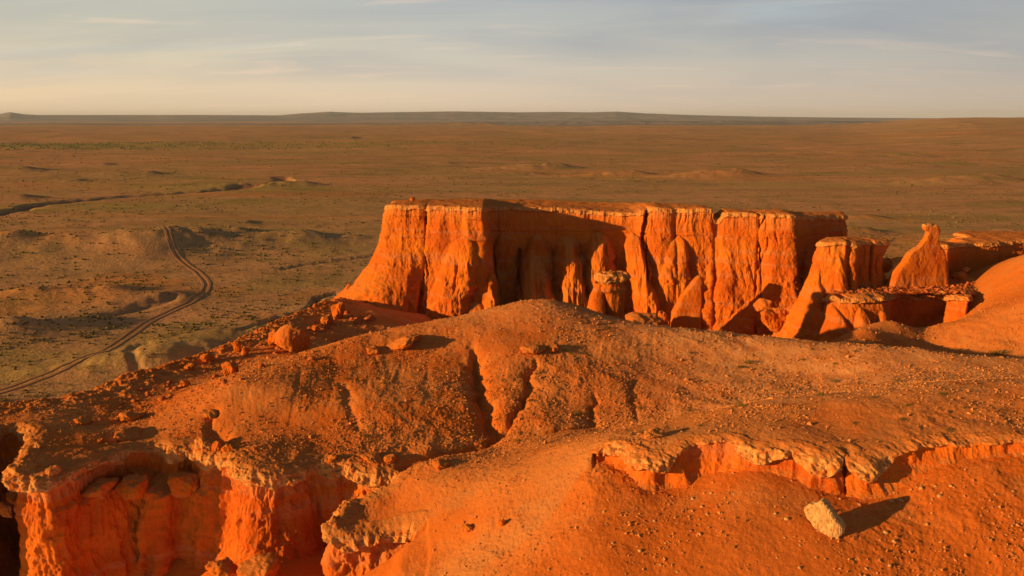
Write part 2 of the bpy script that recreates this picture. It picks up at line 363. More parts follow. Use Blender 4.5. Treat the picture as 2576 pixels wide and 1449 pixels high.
def mat_rock(name, bs=1.0, orange=ORANGE, red=RED):
    n = NB(name); big = n.rng(n.noise(0.16, 4), .35, .65); streak = n.rng(n.noise(0.9, 5, (1.6, 1.6, 0.16), 0.6), .38, .64)
    c = n.mix(big, red, orange); c = n.mix(n.math('MULTIPLY', streak, 0.2), c, (0.64, 0.215, 0.03))
    band = n.rng(n.noise(0.8, 4, (0.05, 0.05, 1.0), 0.6, 0.3), .52, .60); c = n.mix(n.math('MULTIPLY', band, .45), c, (0.50, 0.18, 0.07))
    sp = n.rng(n.noise(5.0, 5, (1, 1, .6)), .56, .72); c = n.mix(n.math('MULTIPLY', sp, .35), c, (0.28, 0.06, 0.02))
    cr = n.math('MULTIPLY', n.attr('cap'), n.rng(n.noise(1.6, 5), .30, .55), True)
    cc = n.mix(n.rng(n.noise(3.0, 5), .35, .7), CRUST, (0.46, 0.18, 0.05)); c = n.mix(cr, c, cc)
    flat = n.rng(n.nz(), .60, .85); g = n.mix(n.rng(n.noise(2.5, 6), .45, .7), TAN, GREYTAN); c = n.mix(n.math('MULTIPLY', flat, .85), c, g)
    flute = n.noise(2.4, 7, (1, 1, .6), 0.70); fine = n.noise(9.0, 5, (1, 1, .7), .6); pit = n.rng(n.noise(2.2, 3, (1, 1, .8)), .60, .72)
    b = n.bump(flute, 0.65*bs, 0.30); b = n.bump(fine, 0.6*bs, 0.12, b); b = n.bump(pit, -0.5*bs, 0.12, b)
    return n.done(c, b)
def mat_soil():
    n = NB('gravelly_soil')
    p = n.rng(n.noise(0.075, 5, dist=.5), .35, .60); c = n.mix(p, (0.62, 0.158, 0.028), (0.68, 0.228, 0.058)); c = n.mix(n.attr('pale'), c, (0.80, 0.375, 0.150))
    steep = n.rng(n.nz(), .72, .95, 1.0, 0.0); c = n.mix(n.math('MULTIPLY', steep, .8), c, (0.52, 0.145, 0.022))
    rd = n.rng(n.noise(0.35, 6, rough=.65), .54, .66); c = n.mix(n.math('MULTIPLY', rd, .6), c, (0.46, 0.125, 0.025))
    g = n.rng(n.noise(0.5, 6, rough=.7), .50, .68); c = n.mix(n.math('MULTIPLY', g, .45), c, (0.46, 0.20, 0.065))
    c = n.mix(n.attr('red'), c, (0.56, 0.130, 0.017))
    c = n.mix(n.attr('grey'), c, (0.50, 0.235, 0.085))
    spk = n.rng(n.noise(7.0, 4, rough=.75), .55, .68); c = n.mix(n.math('MULTIPLY', spk, .45), c, (0.30, 0.085, 0.025))
    spl = n.rng(n.noise(5.0, 4, rough=.75, vec=None, vs=(1.1,1.1,1.1)), .60, .70); c = n.mix(n.math('MULTIPLY', spl, .6), c, (0.66, 0.33, 0.12))
    v = n.vor(3.2); v2 = n.vor(8.0)
    b = n.bump(n.noise(3.6, 6, rough=.75), 0.6, 0.14); b = n.bump(v2, -0.7, 0.06, b); b = n.bump(n.noise(14., 4, rough=.7), 0.7, 0.05, b)
    return n.done(c, b)
def mat_plain():
    n = NB('steppe_ground', spec=0.)
    a = n.rng(n.noise(0.0042, 7, (.55, 1, 1), .62, .6), .40, .60)
    c = n.mix(a, (0.58, 0.285, 0.130), (0.47, 0.278, 0.115))
    b_ = n.rng(n.noise(0.016, 6, (.6, 1, 1), .6, .5), .52, .66); c = n.mix(n.math('MULTIPLY', b_, .75), c, (0.32, 0.235, 0.072))
    r = n.rng(n.noise(0.011, 6, (.5, 1.2, 1), .62, .8), .58, .70); c = n.mix(n.math('MULTIPLY', r, .7), c, (0.58, 0.27, 0.10))
    c = n.mix(n.attr('red'), c, (0.60, 0.25, 0.080)); c = n.mix(n.math('MULTIPLY', n.attr('green'), .6), c, (0.33, 0.28, 0.065)); c = n.mix(n.attr('bed'), c, (0.33, 0.15, 0.085))
    k1 = n.rng(n.noise(0.06, 7, (.6, 1, 1), .7, .8), .50, .62); c = n.mix(n.math('MULTIPLY', k1, .36), c, (0.20, 0.145, 0.055)); k2 = n.rng(n.noise(0.018, 7, (.4, 1.3, 1), .65, 1.2), .50, .58); c = n.mix(n.math('MULTIPLY', k2, .30), c, (0.22, 0.14, 0.06))
    s = n.rng(n.noise(0.55, 5, rough=.7), .56, .68); c = n.mix(n.math('MULTIPLY', s, .45), c, (0.14, 0.10, 0.035))
    f = n.rng(n.noise(1.7, 3, rough=.7), .5, .7); c = n.mix(n.math('MULTIPLY', f, .25), c, (0.44, 0.25, 0.09))
    b = n.bump(n.noise(0.12, 6, rough=.6), 0.5, 1.2); b = n.bump(n.noise(0.9, 4, rough=.65), 0.7, 0.35, b)
    return n.done(c, b)
def mat_plainc(name, col, var=None, rough=.9, bscale=None):
    n = NB(name, rough); c = n.mix(n.rng(n.noise(3.0, 4), .3, .7), col, var or tuple(q*.6 for q in col))
    return n.done(c, n.bump(n.noise(bscale or 6.0, 5), .6, .06))
M_ROCK = mat_rock('red_sandstone'); M_ROCKN = mat_rock('near_sandstone', 0.9, (0.60, 0.140, 0.015), (0.46, 0.085, 0.011))
M_SOIL = mat_soil(); M_PLAIN = mat_plain()
M_STONE = mat_plainc('pale_stone', (0.56, 0.33, 0.135), (0.42, 0.21, 0.08))
M_PEB = mat_plainc('pebble', (0.60, 0.26, 0.085), (0.44, 0.15, 0.045))
M_REDSTONE = mat_plainc('red_stone', (0.52, 0.15, 0.045), (0.38, 0.10, 0.035), bscale=4.0)
M_SHRUB = mat_plainc('shrub_leaf', (0.075, 0.085, 0.018), (0.12, 0.11, 0.03))
M_WOOD = mat_plainc('wood_leaf', (0.13, 0.14, 0.04), (0.18, 0.17, 0.05))
M_SCRUB = mat_plainc('dry_scrub', (0.12, 0.095, 0.028), (0.17, 0.13, 0.04))
M_TRACK = mat_plainc('track_dirt', (0.37, 0.180, 0.088), (0.45, 0.220, 0.105))

# ------------------------------------------------------------------ foreground terrain
def build_foreground():
    nr, nc = 1020, 1500
    y = 22*(200/22)**np.linspace(0, 1, nr); t = np.linspace(-1, 1, nc); k = 0.86*(0.82*t+0.18*t**5)
    k = np.concatenate([k]); Y = np.repeat(y, nc); X = (y[:, None]*k[None]).ravel()
    Z, d1, d2, do = H(X, Y, True)
    fr = fb2(X, Y, 0.5, 3, seed=4.0)
    red = smooth(1.6, 0.0, d1+fr*1.5)*(d1 > 0)*0.5
    dr2, _ = udist(X, Y, rim2[::3], 8.0)
    red = np.maximum(red, (d2 < 0)*smooth(4.5, 0.3, dr2+fr*3)*0.9*smooth(W(1480,1150,50)[0], W(1560,1150,50)[0], X))
    red = np.maximum(red, 0.8*smooth(0.5, -6, d2+fr*3))
    red = np.maximum(red, smooth(0, -3, d1)*.9)
    red = np.maximum(red, smooth(-2.5, 1.5, -do+fr*2.5)*0.8)
    rear = smooth(92, 104, Y-X*0.0)*smooth(18, 8, -X+0)*0
    red = np.maximum(red, rear)
    red = np.maximum(red, .75*smooth(-.25, .25, fr+.8*fb2(X, Y, .09, 3, seed=55.))*smooth(64, 68, Y)*smooth(88, 80, Y)*smooth(W(640,1000,74)[0], W(800,1000,74)[0], X)*smooth(W(1420,1000,74)[0], W(1200,1000,74)[0], X))
    grey = smooth(7, 0.5, d2+fr*3)*(d2 > 0)*0.4
    pale = smooth(W(1350,900,80)[0], W(1900,900,80)[0], X)*smooth(58, 66, Y)*smooth(100, 86, Y)*(.55+.5*fr)+.5*smooth(4, 14, d2+fr*5)*smooth(66, 58, Y)*smooth(10, 22, X)
    pale = np.clip(pale+.3*smooth(84, 92, Y+fr*5)*smooth(104, 98, Y)*smooth(-30, -10, X), 0, .9)
    Zs = Z
    o = mesh_obj('foreground_ridge', np.stack([X, Y, Zs], 1), grid_faces(nr, nc), M_SOIL, attrs={'red': red, 'grey': grey, 'pale': pale})
    tag(o, kind='structure')
    return o
build_foreground()

# ------------------------------------------------------------------ cliffs by loft
def normals2(P, closed, sm=3):
    T = (np.roll(P, -1, 0)-np.roll(P, 1, 0)) if closed else np.gradient(P, axis=0)
    n = np.stack([T[:, 1], -T[:, 0]], 1)
    k = np.ones(2*sm+1)/(2*sm+1)
    def cv(a):
        if closed: a = np.concatenate([a[-sm:], a, a[:sm]]); return np.convolve(a, k, 'valid')
        return np.convolve(np.pad(a, sm, mode='edge'), k, 'valid')
    n = np.stack([cv(n[:, 0]), cv(n[:, 1])], 1); return n/(np.linalg.norm(n, axis=1, keepdims=True)+1e-9)
def arc_resample(P, step, closed=False):
    if closed: P = np.vstack([P, P[:1]])
    s = np.concatenate([[0], np.cumsum(np.linalg.norm(np.diff(P[:, :2], axis=0), axis=1))])
    m = int(s[-1]/step); t = np.linspace(0, s[-1], m, endpoint=not closed)
    return np.stack([np.interp(t, s, P[:, i]) for i in range(P.shape[1])], 1)

def bulge(x):
    g = lambda a, b: smooth(W(a-25, 1150, 46)[0], W(a+5, 1150, 46)[0], x)*smooth(W(b+25, 1150, 46)[0], W(b-5, 1150, 46)[0], x)
    return .28+.9*np.clip(g(1550, 1700)+g(1885, 1985)+g(2015, 2108)+g(2135, 2225), 0, 1)
def rim_cliff(name, rim, step, zlow, rows_w, label, capth, over, flare, flute=0.25, cap_amp=0.12, flare_fn=None, caprnd=0.15, mat=None, seed=0., inner=1.7, capm_=lambda x: 1.0+0*x):
    P = arc_resample(rim, step); n = normals2(P[:, :2], False, int(0.5/step)); kcap = capm_(P[:, 0]); nb = normals2(P[:, :2], False, int(1.6/step))
    # outward must point away from the plateau: toward the pit
    m = len(P); x, y = P[:, 0], P[:, 1]
    irr = fb2(x, y, 0.45, 4, .55, seed=seed+2)*0.45+fb2(x, y, 1.6, 3, .55, seed=seed+6)*0.14
    ins = np.linspace(inner, 0.0, 26); rows = []; cap = []
    zr = None
    for q in ins:
        px = x-n[:, 0]*q+n[:, 0]*irr*(1-q/inner); py = y-n[:, 1]*q+n[:, 1]*irr*(1-q/inner)
        z = ztop(px, py)-0.10+0.16*smooth(inner, inner-.5, q)-caprnd*smooth(.5, 0, q)
        rows.append(np.stack([px, py, z], 1)); cap.append(np.full(m, .8*smooth(.8, .0, q)))
        zr = z
    zl = zlow(x+nb[:, 0]*1.0, y+nb[:, 1]*1.0)-0.8; hgt = np.maximum(zr-zl, 0.3)
    ct = np.minimum(capth*(1+0.9*fb2(x, y, 0.5, 3, seed=seed+8)), hgt*0.6)*capm_(x); hs = hgt-.8; zsink = 1.0*smooth(.9, .25, hs)
    nc_ = 26
    for k in range(1, nc_+1):   # cap face
        t = k/nc_; nose = np.exp(-((x-W(70,1190,56.5)[0])/2.0)**2)*(y < 62); off = (over*kcap+(.55*nose if seed < 20 else 0))*(np.sin(t*np.pi*0.62)**0.8)*np.minimum(1, hgt/2.0)
        under = smooth(.72, 1.0, np.full(m, t)); off = off*(1-under)-under*0.15
        rows.append(np.stack([x+n[:, 0]*(irr+off), y+n[:, 1]*(irr+off), zr-ct*t], 1)); cap.append(np.full(m, 1-under*0.8))
    for k in range(1, rows_w+1):
        t = (k/rows_w); h = (hgt-ct)*t; tt = t
        f = flare*tt**1.9 if flare_fn is None else flare_fn(P, tt, h)
        rows.append(np.stack([x+n[:, 0]*(irr*(1-tt)-0.15*(1-tt))+nb[:, 0]*f, y+n[:, 1]*(irr*(1-tt)-.15*(1-tt))+nb[:, 1]*f, zr-ct-h], 1)); cap.append(np.full(m, 0.2*(1-smooth(0, .1, t))))
    nr = len(rows); C = np.stack(rows); C[..., 2] -= zsink; cp = np.stack(cap)*smooth(.3, 1.2, hs)*(.35+.65*kcap)
    X, Y, Z = C[..., 0].ravel(), C[..., 1].ravel(), C[..., 2].ravel()
    ridx = np.repeat(np.arange(nr), m)
    wall = smooth(24, 30, ridx.astype(float)); capm = cp.ravel()
    NX = np.tile(n[:, 0], nr); NY = np.tile(n[:, 1], nr)
    fl = fb3(X, Y, Z*0.28, 0.5, 5, .58, ridge=True, seed=seed)*flute*1.1+fb3(X, Y, Z*0.45, 1.6, 4, .6, seed=seed+3)*flute*0.55
    kn = fb3(X, Y, Z, 1.4, 5, .55, seed=seed+5)*cap_amp*2
    ledge = fb3(X*.05, Y*.05, Z, 1.1, 3, .6, seed=seed+7)*0.14
    hz = np.tile(np.minimum(1, hgt/2.5), nr)
    lumps = fb3(X, Y, Z*.7, .38, 4, .55, seed=seed+12)*flute*1.6+np.minimum(0, fb3(X, Y, Z*.8, 1.1, 3, .6, seed=seed+15)+.15)*flute*1.1
    d = wall*((1-capm)*(fl+ledge+lumps)*hz+capm*kn)
    X2 = X+NX*d; Y2 = Y+NY*d; Z2 = Z+capm*wall*kn*0.5+(1-wall)*(.25+capm)*kn*0.5
    o = mesh_obj(name, np.stack([X2, Y2, Z2], 1), grid_faces(nr, m), mat or M_ROCKN, attrs={'cap': capm*(Z2*0+1)})
    return o, P
# ordering of rim1 left->right: pit (camera side, -Y) lies to the right of travel
def fB1n(x, y): return B1f(x, y)
def flare1(P, tt, h):
    x = P[:, 0]; pil = np.exp(-((x-W(680,1170,60)[0])/2.6)**2)
    base = 1.0+1.2*pil
    win = smooth(W(185,1200,60)[0], W(250,1200,60)[0], x)*smooth(W(560,1200,60)[0], W(470,1200,60)[0], x)
    wob = .35*fb2(x, P[:, 1], .6, 3, seed=6.)
    return base*tt**3.0+0.35*tt+(1.2+1.7*np.exp(-((x-W(355,1200,61)[0])/2.2)**2))*win*smooth(1.5+wob, 2.0+wob, h)
o, P1 = rim_cliff('near_cliff', rim1, 0.055, fB1n, 330, '', 1.15, 0.50, 1.6, flute=0.50, cap_amp=0.27, flare_fn=flare1, seed=11.)
tag(o, 'tall red eroded cliff face with pale overhanging crust, bottom left below the ridge', 'cliff')
o, P2 = rim_cliff('low_scarp', rim2, 0.045, lambda x, y: fB2(x, y)+detail(x, y), 120, '', .85, 0.42, 1.9, flute=0.26, cap_amp=0.27, caprnd=0.12, seed=23., inner=1.3, capm_=bulge)
tag(o, 'low undercut scarp with knobbly pale crust above the lower right slope', 'cliff')

# ------------------------------------------------------------------ closed mesas
def mesa(name, label, front, back, zb, step_f, rows_w, capth, over, flare_fn, spurs, flute=0.5, seed=0., cap_amp=.15, mat=None, topamp=.12, cracks=(), shelf=()):
    """front: list of 3D rim points left->right; back: list right->left. zb(x) base height along the wall"""
    F = arc_resample(catmull(front, 0.2), step_f); B = arc_resample(catmull([front[-1]]+list(back)+[front[0]], 0.4), step_f*5)[1:-1]
    P = np.vstack([F, B]); m = len(P); nf = len(F)
    n = normals2(P[:, :2], True, max(2, int(0.35/step_f))); nb = normals2(P[:, :2], True, int(2.2/step_f))
    x, y, z0 = P.T; s = np.arange(m)
    # spine
    xs = np.linspace(min(x), max(x), 60); fy = np.interp(xs, *(lambda a: (a[:, 0], a[:, 1]))(F[np.argsort(F[:, 0])])); Bk = B[np.argsort(B[:, 0])]; by = np.interp(xs, Bk[:, 0], Bk[:, 1])
    my = (fy+by)/2; fz = F[np.argsort(F[:, 0])]; mz = np.interp(xs, fz[:, 0], fz[:, 2]); k9 = np.ones(5)/5; my = np.convolve(np.pad(my, 2, mode='edge'), k9, 'valid')
    cx = np.clip(x, min(x)+2.5, max(x)-2.5); cy = np.interp(cx, xs, my); cz = np.interp(cx, xs, mz)
    irl = fb2(x, y, 0.16, 2, .5, seed=seed+2)*0.55; irr = irl+fb2(x, y, 0.55, 4, .6, seed=seed+4)*0.5
    rows, cap = [], []
    for t in np.linspace(0, 1, 22)**1.5:
        a = 1-t; a = a**1.0
        px = cx*a+(x+n[:, 0]*irr)*(1-a); py = cy*a+(y+n[:, 1]*irr)*(1-a)
        pz = cz*a+z0*(1-a)+fb2(px, py, .35, 5, .6, seed=seed+1)*topamp*2.4-0.12*smooth(.85, 1, t)
        rows.append(np.stack([px, py, pz], 1)); cap.append(np.full(m, smooth(.6, .95, t)))
    zr = pz+.12; zl = zb(x)-1.0; hgt = np.maximum(zr-zl, 1); ct = np.minimum(capth*(1+.5*fb2(x, y, .3, 2, seed=seed+3)), hgt*.6)
    for k in range(1, 21):
        t = k/20; under = smooth(.7, 1., np.full(m, t)); off = over*np.sin(t*np.pi*.6)**.8*(1-under)-under*over*.5
        rows.append(np.stack([x+n[:, 0]*(irr+off), y+n[:, 1]*(irr+off), zr-.12-ct*t], 1)); cap.append(np.full(m, 1-.75*under))
    for k in range(1, rows_w+1):
        t = k/rows_w; h = (hgt-ct)*t; f = flare_fn(P, t)
        q_ = max(0., 1-t*6.); a = irl*(1-.6*t)+(irr-irl)*q_-over*.5*(1-t)
        rows.append(np.stack([x+n[:, 0]*a+nb[:, 0]*f, y+n[:, 1]*a+nb[:, 1]*f, zr-.12-ct-h], 1)); cap.append(np.full(m, .25*(1-smooth(0, .12, t))))
    nr = len(rows); C = np.stack(rows); X, Y, Z = C[..., 0].ravel(), C[..., 1].ravel(), C[..., 2].ravel(); capm = np.stack(cap).ravel()
    wall = smooth(21, 26, np.repeat(np.arange(nr), m).astype(float)); NX = np.tile(n[:, 0], nr); NY = np.tile(n[:, 1], nr)
    depth = smooth(0, 3, np.tile(zr, nr)-Z)
    wX = X+1.2*fb3(X, Y, Z, .12, 3, seed=seed+21); 
    fl = fb3(wX, Y, Z*.34, .17, 3, .5, ridge=True, seed=seed)*flute*1.5*(.25+.75*depth)+fb3(wX, Y, Z*.5, .62, 5, .58, seed=seed+3)*flute*.75
    gr = fb3(wX, Y, Z*.10, .33, 3, .5, ridge=True, seed=seed+31); fl = fl-flute*1.3*smooth(.72, .98, gr)*smooth(-.2, .3, fb3(X, Y, Z, .12, 2, seed=seed+33))
    lump = np.maximum(fb3(X, Y, Z*.9, .26, 5, .55, seed=seed+4), -.12)*flute*3.0*depth*smooth(6, 16, np.tile(zr, nr)-Z)
    fine = fb3(X, Y, Z*.6, 2.4, 4, .62, seed=seed+6)*.17
    kn = fb3(X, Y, Z, 1.1, 4, .6, seed=seed+5)*cap_amp*2.2
    ledge = fb3(X*.10, Y*.10, Z, .55, 5, .6, seed=seed+7)*.42*smooth(9, 2, np.tile(zr, nr)-Z)
    # a thin resistant bed that stands proud
    d = wall*((1-capm)*(fl+lump+fine+ledge)+capm*kn)
    for (zc, w_, a_) in shelf: d += wall*a_*np.exp(-((Z+0.5*fb2(X, Y, .15, 2, seed=seed)-zc)/w_)**2)*(0.5+fb2(X, Y, .5, 3, seed=seed+1))
    X2 = X+NX*d; Y2 = Y+NY*d
    front_m = smooth(-.1, .5, -NY)
    for (cxr, wd, dp, ztop_, zbot_) in cracks:
        g = np.exp(-((X+0.7*fb3(X, Y, Z, .3, 4, seed=2.)-cxr)/wd)**2)*smooth(zbot_, zbot_+1.5, Z)*smooth(ztop_+.4, ztop_-.4, Z)*wall*front_m; Y2 += g*dp
    # buttresses leaning out of the wall (toward the viewer's side)
    out = np.zeros(len(X)); 
    for sp in spurs:
        xs0, zt, zbm, wd, pr, shp = sp[:6]; lean = sp[6] if len(sp) > 6 else 0
        dz = np.clip((zt-Z)/(zt-zbm), 0, 1.3); w_ = wd*(dz**shp*smooth(-.02, .05, dz)+.02)*(1+.35*fb3(X*0+7, Y*0, Z, .45, 3, seed=seed+sp[0])+.15*fb3(X, Y, Z*.5, .9, 3, seed=seed+3)); xc = xs0+lean*dz
        r = np.abs(X-xc)/w_; r = r*(1+.25*np.sign(X-xc)*math.sin(sp[0])); prof = np.clip(1-r**3.2, 0, 1)**.85
        rg = pr*(dz**max(.6, shp*.85))*prof*(Z < zt); out = np.maximum(out, rg)
    Y2 = Y2-out*front_m*wall*(1+.10*fb3(X, Y, Z*.2, 1.0, 3, seed=seed+8)*1.5)-0*out
    Z2 = Z+capm*wall*kn*.4
    o = mesh_obj(name, np.stack([X2, Y2, Z2], 1), grid_faces(nr, m, wrap=True)[:, ::1], mat or M_ROCK, attrs={'cap': capm})
    tag(o, label, 'rock formation'); return o
MF = [(978,515,156),(975,515,152),(1000,514,150.2),(1066,516,148.8),(1073,517,149.5),(1080,517,148.2),(1150,519,146.2),(1208,521,144.6),(1219,521,145.8),(1223,519,151),(1228,518,156.5),(1250,518,158.3),
  (1320,520,158.8),(1400,522,158.6),(1470,527,158),(1540,532,156.8),(1600,534,154.8),(1622,528,153.6),(1629,524,155.),(1634,521,153.6),(1650,519,153.0),(1685,523,152.4),(1700,524,152.8),(1730,524,151.6),(1785,524,150.6),(1797,530,150.6),
  (1799,552,151),(1812,548,150.8),(1822,534,150.0),(1860,533,149.2),(1905,538,148.2),(1911,540,148.8),(1918,538,148.0),(1960,537,147.0),(2000,539,146.2),(2015,541,148.8),(2060,541,152.5),(2100,541,154.5),(2126,540,156),(2129,538,158.5)]
MB = [(2120,532,161),(2000,532,161),(1860,530,160),(1838,549,160),(1792,549,160),(1770,522,161),(1700,512,164),(1500,506,172),(1300,500,174),(1150,500,166),(1040,501,160),(990,505,160)]
mf = [W(*p) for p in MF]; mb = [W(*p) for p in MB]
XL = mf[0][0]; XR = mf[-1][0]
def mesa_base(x): 
    return np.interp(x, [XL-1, XL+8, XL+22, W(1700,800,146)[0], XR], [19.5, 16, 14.5, 11.5, 11.0])
def mesa_flare(P, t):
    x = P[:, 0]; L = smooth(XL+14, XL-1, x); Rr = smooth(XR-6, XR+1, x)
    rec = smooth(W(1215,520,150)[0], W(1250,520,150)[0], x)*smooth(W(1640,520,150)[0], W(1600,520,150)[0], x)
    bk = (P[:, 1] > 157.5)
    a = 3.0+6.5*L+0.0*Rr-1.0*rec
    return a*t**(2.3)+(0.9+.6*L)*t
def SPU(U, Vt, Vb, wpx, prot, shp, D=147, lean=0):
    a = W(U, Vt, D); b = W(U+lean, Vb, D); return (a[0], a[2], b[2], wpx/FPX*D, prot, shp, b[0]-a[0])
SP = [SPU(1172,590,830,60,4.0,.33,147,-55), SPU(1010,620,840,60,1.8,.22,150,-25), SPU(1108,700,830,55,2.6,.4), SPU(1195,745,800,44,3.5,.5),
  SPU(1262,590,800,48,6.0,.25,158,5), SPU(1345,640,800,60,17.0,.42,150,-8), SPU(1352,592,700,50,6.0,.45,156,-10), SPU(1430,610,800,52,15.5,.42,151,6), SPU(1480,700,800,34,12.5,.4,152,-4), SPU(1425,596,700,55,6.0,.4,156), SPU(1512,588,780,62,11.0,.42,154,-20), SPU(1598,592,720,36,6,.3,152,10),
  SPU(1588,690,830,40,6.5,.35,152), SPU(1652,592,850,62,3.0,.22,149,-6), SPU(1648,745,840,34,5.0,.5,149), SPU(1722,600,860,70,5.6,.5,148,-50),
  SPU(1838,592,870,72,1.7,.10,149,-6), SPU(1862,775,850,80,3.6,.6), SPU(1962,585,860,44,1.8,.12,148), SPU(1975,720,850,60,3.2,.5,148), SPU(2042,620,860,60,5.0,.6,148)]
CR = [(W(1072,600,149)[0]+.2,.14,1.0,36,24),(W(1629,600,150)[0],.26,1.8,39,22),(W(1911,600,149)[0],.13,1.3,38,16),(W(1308,700,158)[0],.28,2.0,28,18)]
mesa('mesa', 'long flat-topped orange mesa wall standing in the middle behind the brown ridge', mf, mb, mesa_base, 0.075, 330, 1.0, .22, mesa_flare, SP, flute=.5, seed=3., cracks=CR, shelf=((32.2,.22,.35),(36.3,.25,.3)))

# upper butte with dark right side
UF = [(2062,606,133),(2062,607,127.5),(2085,608,126),(2130,606,125.2),(2136,608,126),(2143,607,125.3),(2155,608,125.4),(2162,606,127.0),(2195,606,128.2),(2204,606,127.9),(2232,606,129.2)]
UB = [(2232,602,131.8),(2150,600,136),(2090,600,136)]
uf = [W(*p) for p in UF]; ub = [W(*p) for p in UB]
def u_base(x): return np.interp(x, [uf[0][0], W(2160,600,126)[0], W(2172,600,126)[0], uf[-1][0]], [15.5, 15.5, 25.5, 25.5])
def u_flare(P, t):
    x = P[:, 0]; xl = uf[0][0]; lf = smooth(xl+4, xl-.5, x); m_ = smooth(W(2180,600,126)[0], W(2150,600,126)[0], x)
    rt = smooth(uf[-1][0]-2.5, uf[-1][0], x)
    return (3.0*m_+3.0*lf)*t**1.5+.4*t-1.5*rt*np.sin(min(1, t*1.4)*np.pi)*(t < .72)
mesa('butte', 'small upright butte with sunlit left face and dark fluted right side', uf, ub, u_base, .06, 260, .9, .25, u_flare, [SPU(2045,640,840,45,1.8,.35,126,-15), SPU(2105,640,850,40,1.5,.7,126)], flute=.62, seed=31., cracks=[(W(2187,650,129)[0],.15,.8,34,27)])
# lower ledge
LF = [(2060,760,131),(2078,748,123),(2092,745,121.5),(2130,748,120),(2200,747,119.5),(2240,745,121),(2252,738,128),(2310,738,128.5),(2375,740,127),(2383,744,123),(2435,742,121),(2441,738,122.5),(2450,730,126.5),(2540,733,122),(2575,738,124)]
LB = [(2560,700,134),(2400,690,136),(2250,700,136),(2120,712,135)]
lf_ = [W(*p) for p in LF]; lb_ = [W(*p) for p in LB]
def l_flare(P, t):
    x = P[:, 0]; a = smooth(W(2250,740,122)[0], W(2215,740,122)[0], x)
    return (2.6*a+.5)*t**1.3
mesa('rubble_ledge', 'low flat ledge strewn with rubble, in front of the small butte', lf_, lb_, lambda x: np.full(len(x), 17.5), .06, 150, .8, .5, l_flare, [SPU(2100,770,860,45,2.5,.6,120), SPU(2160,770,860,45,2.8,.7,120,5), SPU(2215,780,860,40,2.6,.7,120)], flute=.28, seed=41., cap_amp=.28, topamp=.35)
# right mesa
RF = [(2374,612,150),(2370,612,142),(2366,614,136),(2374,615,133.6),(2384,615,133.2),(2394,613,137),(2450,610,140.5),(2480,611,140),(2550,604,142.5),(2640,600,144),(2800,600,144)]
RB = [(2800,580,156),(2576,581,156),(2470,580,156),(2420,580,155),(2405,584,152),(2440,592,148)]
rf = [W(*p) for p in RF]; rb = [W(*p) for p in RB]
mesa('right_mesa', 'flat-topped block with shadowed front wall at the right edge', rf, rb, lambda x: np.full(len(x), 25.0), .07, 150, .8, .3, lambda P, t: (0.5+1.6*smooth(rf[3][0]+1.5, rf[3][0]-1, P[:, 0]))*t**1.5, [], flute=.3, seed=51., cap_amp=.2)

# ------------------------------------------------------------------ plain
def PG(U, V, z=0.):   # point on the plain seen at U,V
    u = (U-1288)/FPX; v = (724.5-V)/FPX; dz = -SN+v*CS; t = (z-CAMZ)/dz; return np.array([u*t, t*(CS+v*SN)])
# mounds: (U, V, half length along light, half width across, height, steepness of the lee side)
MOUND = [(372,628,150,34,9.0,1),(742,612,80,15,7,1),(600,585,60,10,3,1),(20,645,80,14,4.5,1),(100,746,30,6,2.2,1),(270,742,50,8,3.6,1),(180,826,80,8,3.6,1),(425,752,30,7,2.4,1),
  (40,845,60,7,3,1),(500,884,26,8,2.6,1),(640,838,24,5,1.8,1),(400,912,24,6,2,1),(760,466,120,10,8,1),(60,430,160,20,10,1),(370,440,120,14,8,1),(50,500,80,10,6,1),(190,455,90,10,5,1),(960,600,30,10,3,1),(620,560,50,8,2.5,1),
  (1395,422,90,20,13,1),(1340,436,70,14,5,1),(1590,438,60,16,9,1),(1850,441,90,18,14,1),(1120,412,100,12,5,1),(2490,456,90,22,12,1),(2330,452,90,16,4,1),(2130,384,160,34,9,1),(2290,390,90,30,9,1),(2500,410,190,50,9,1),
  (1230,316,500,110,42,1),(1400,310,500,90,30,1),(1060,305,700,120,30,1),(2190,318,500,80,32,1),(2440,333,400,80,34,1),(2150,585,45,10,5,1),(2190,545,40,8,4,1),(2560,592,50,10,5,1),(2078,378,100,20,5,1),(130,312,800,90,24,1),(60,302,1100,120,36,1),(650,303,900,110,26,1),(260,415,90,14,5,1),(880,345,500,50,9,1)]
CHAN = [([(-60,548),(40,530),(90,517),(200,506),(300,496),(420,488),(530,480),(620,472),(690,462),(715,452),(700,446)], 3.2, 7.0, 1.0),
        ([(340,975),(350,940),(330,905),(345,880),(380,872)], .7, 1.3, .1), ([(600,845),(660,815),(700,800),(760,790),(790,770),(800,750),(860,735)], 1.2, 1.4, .4),
        ([(700,680),(760,668),(860,655),(960,640)], 1.0, 2.0, .2), ([(0,835),(120,830),(250,800),(380,770),(460,750)], 1.6, 3.0, .2)]
CHW = [(catmull([PG(*q) for q in pts], 6), dep, wd, bed) for pts, dep, wd, bed in CHAN]
TRK = [(-150,1022),(0,987),(80,963),(150,942),(220,915),(270,890),(320,850),(370,815),(430,785),(480,762),(512,738),(520,715),(500,690),(470,672),(440,650),(425,630),(410,612),(398,600),(375,592)]
trk = catmull([PG(*q) for q in TRK], 1.2)
GREEN = [(0,365,900,180,.9),(600,475,90,40,.8),(470,470,90,40,.6),(220,520,60,30,.8),(60,525,60,25,.7),(420,860,10,8,.3),(480,905,10,8,.4),(100,915,25,12,.5),(2150,575,60,20,.5),(2450,545,80,25,.5),(1900,560,80,30,.35)]
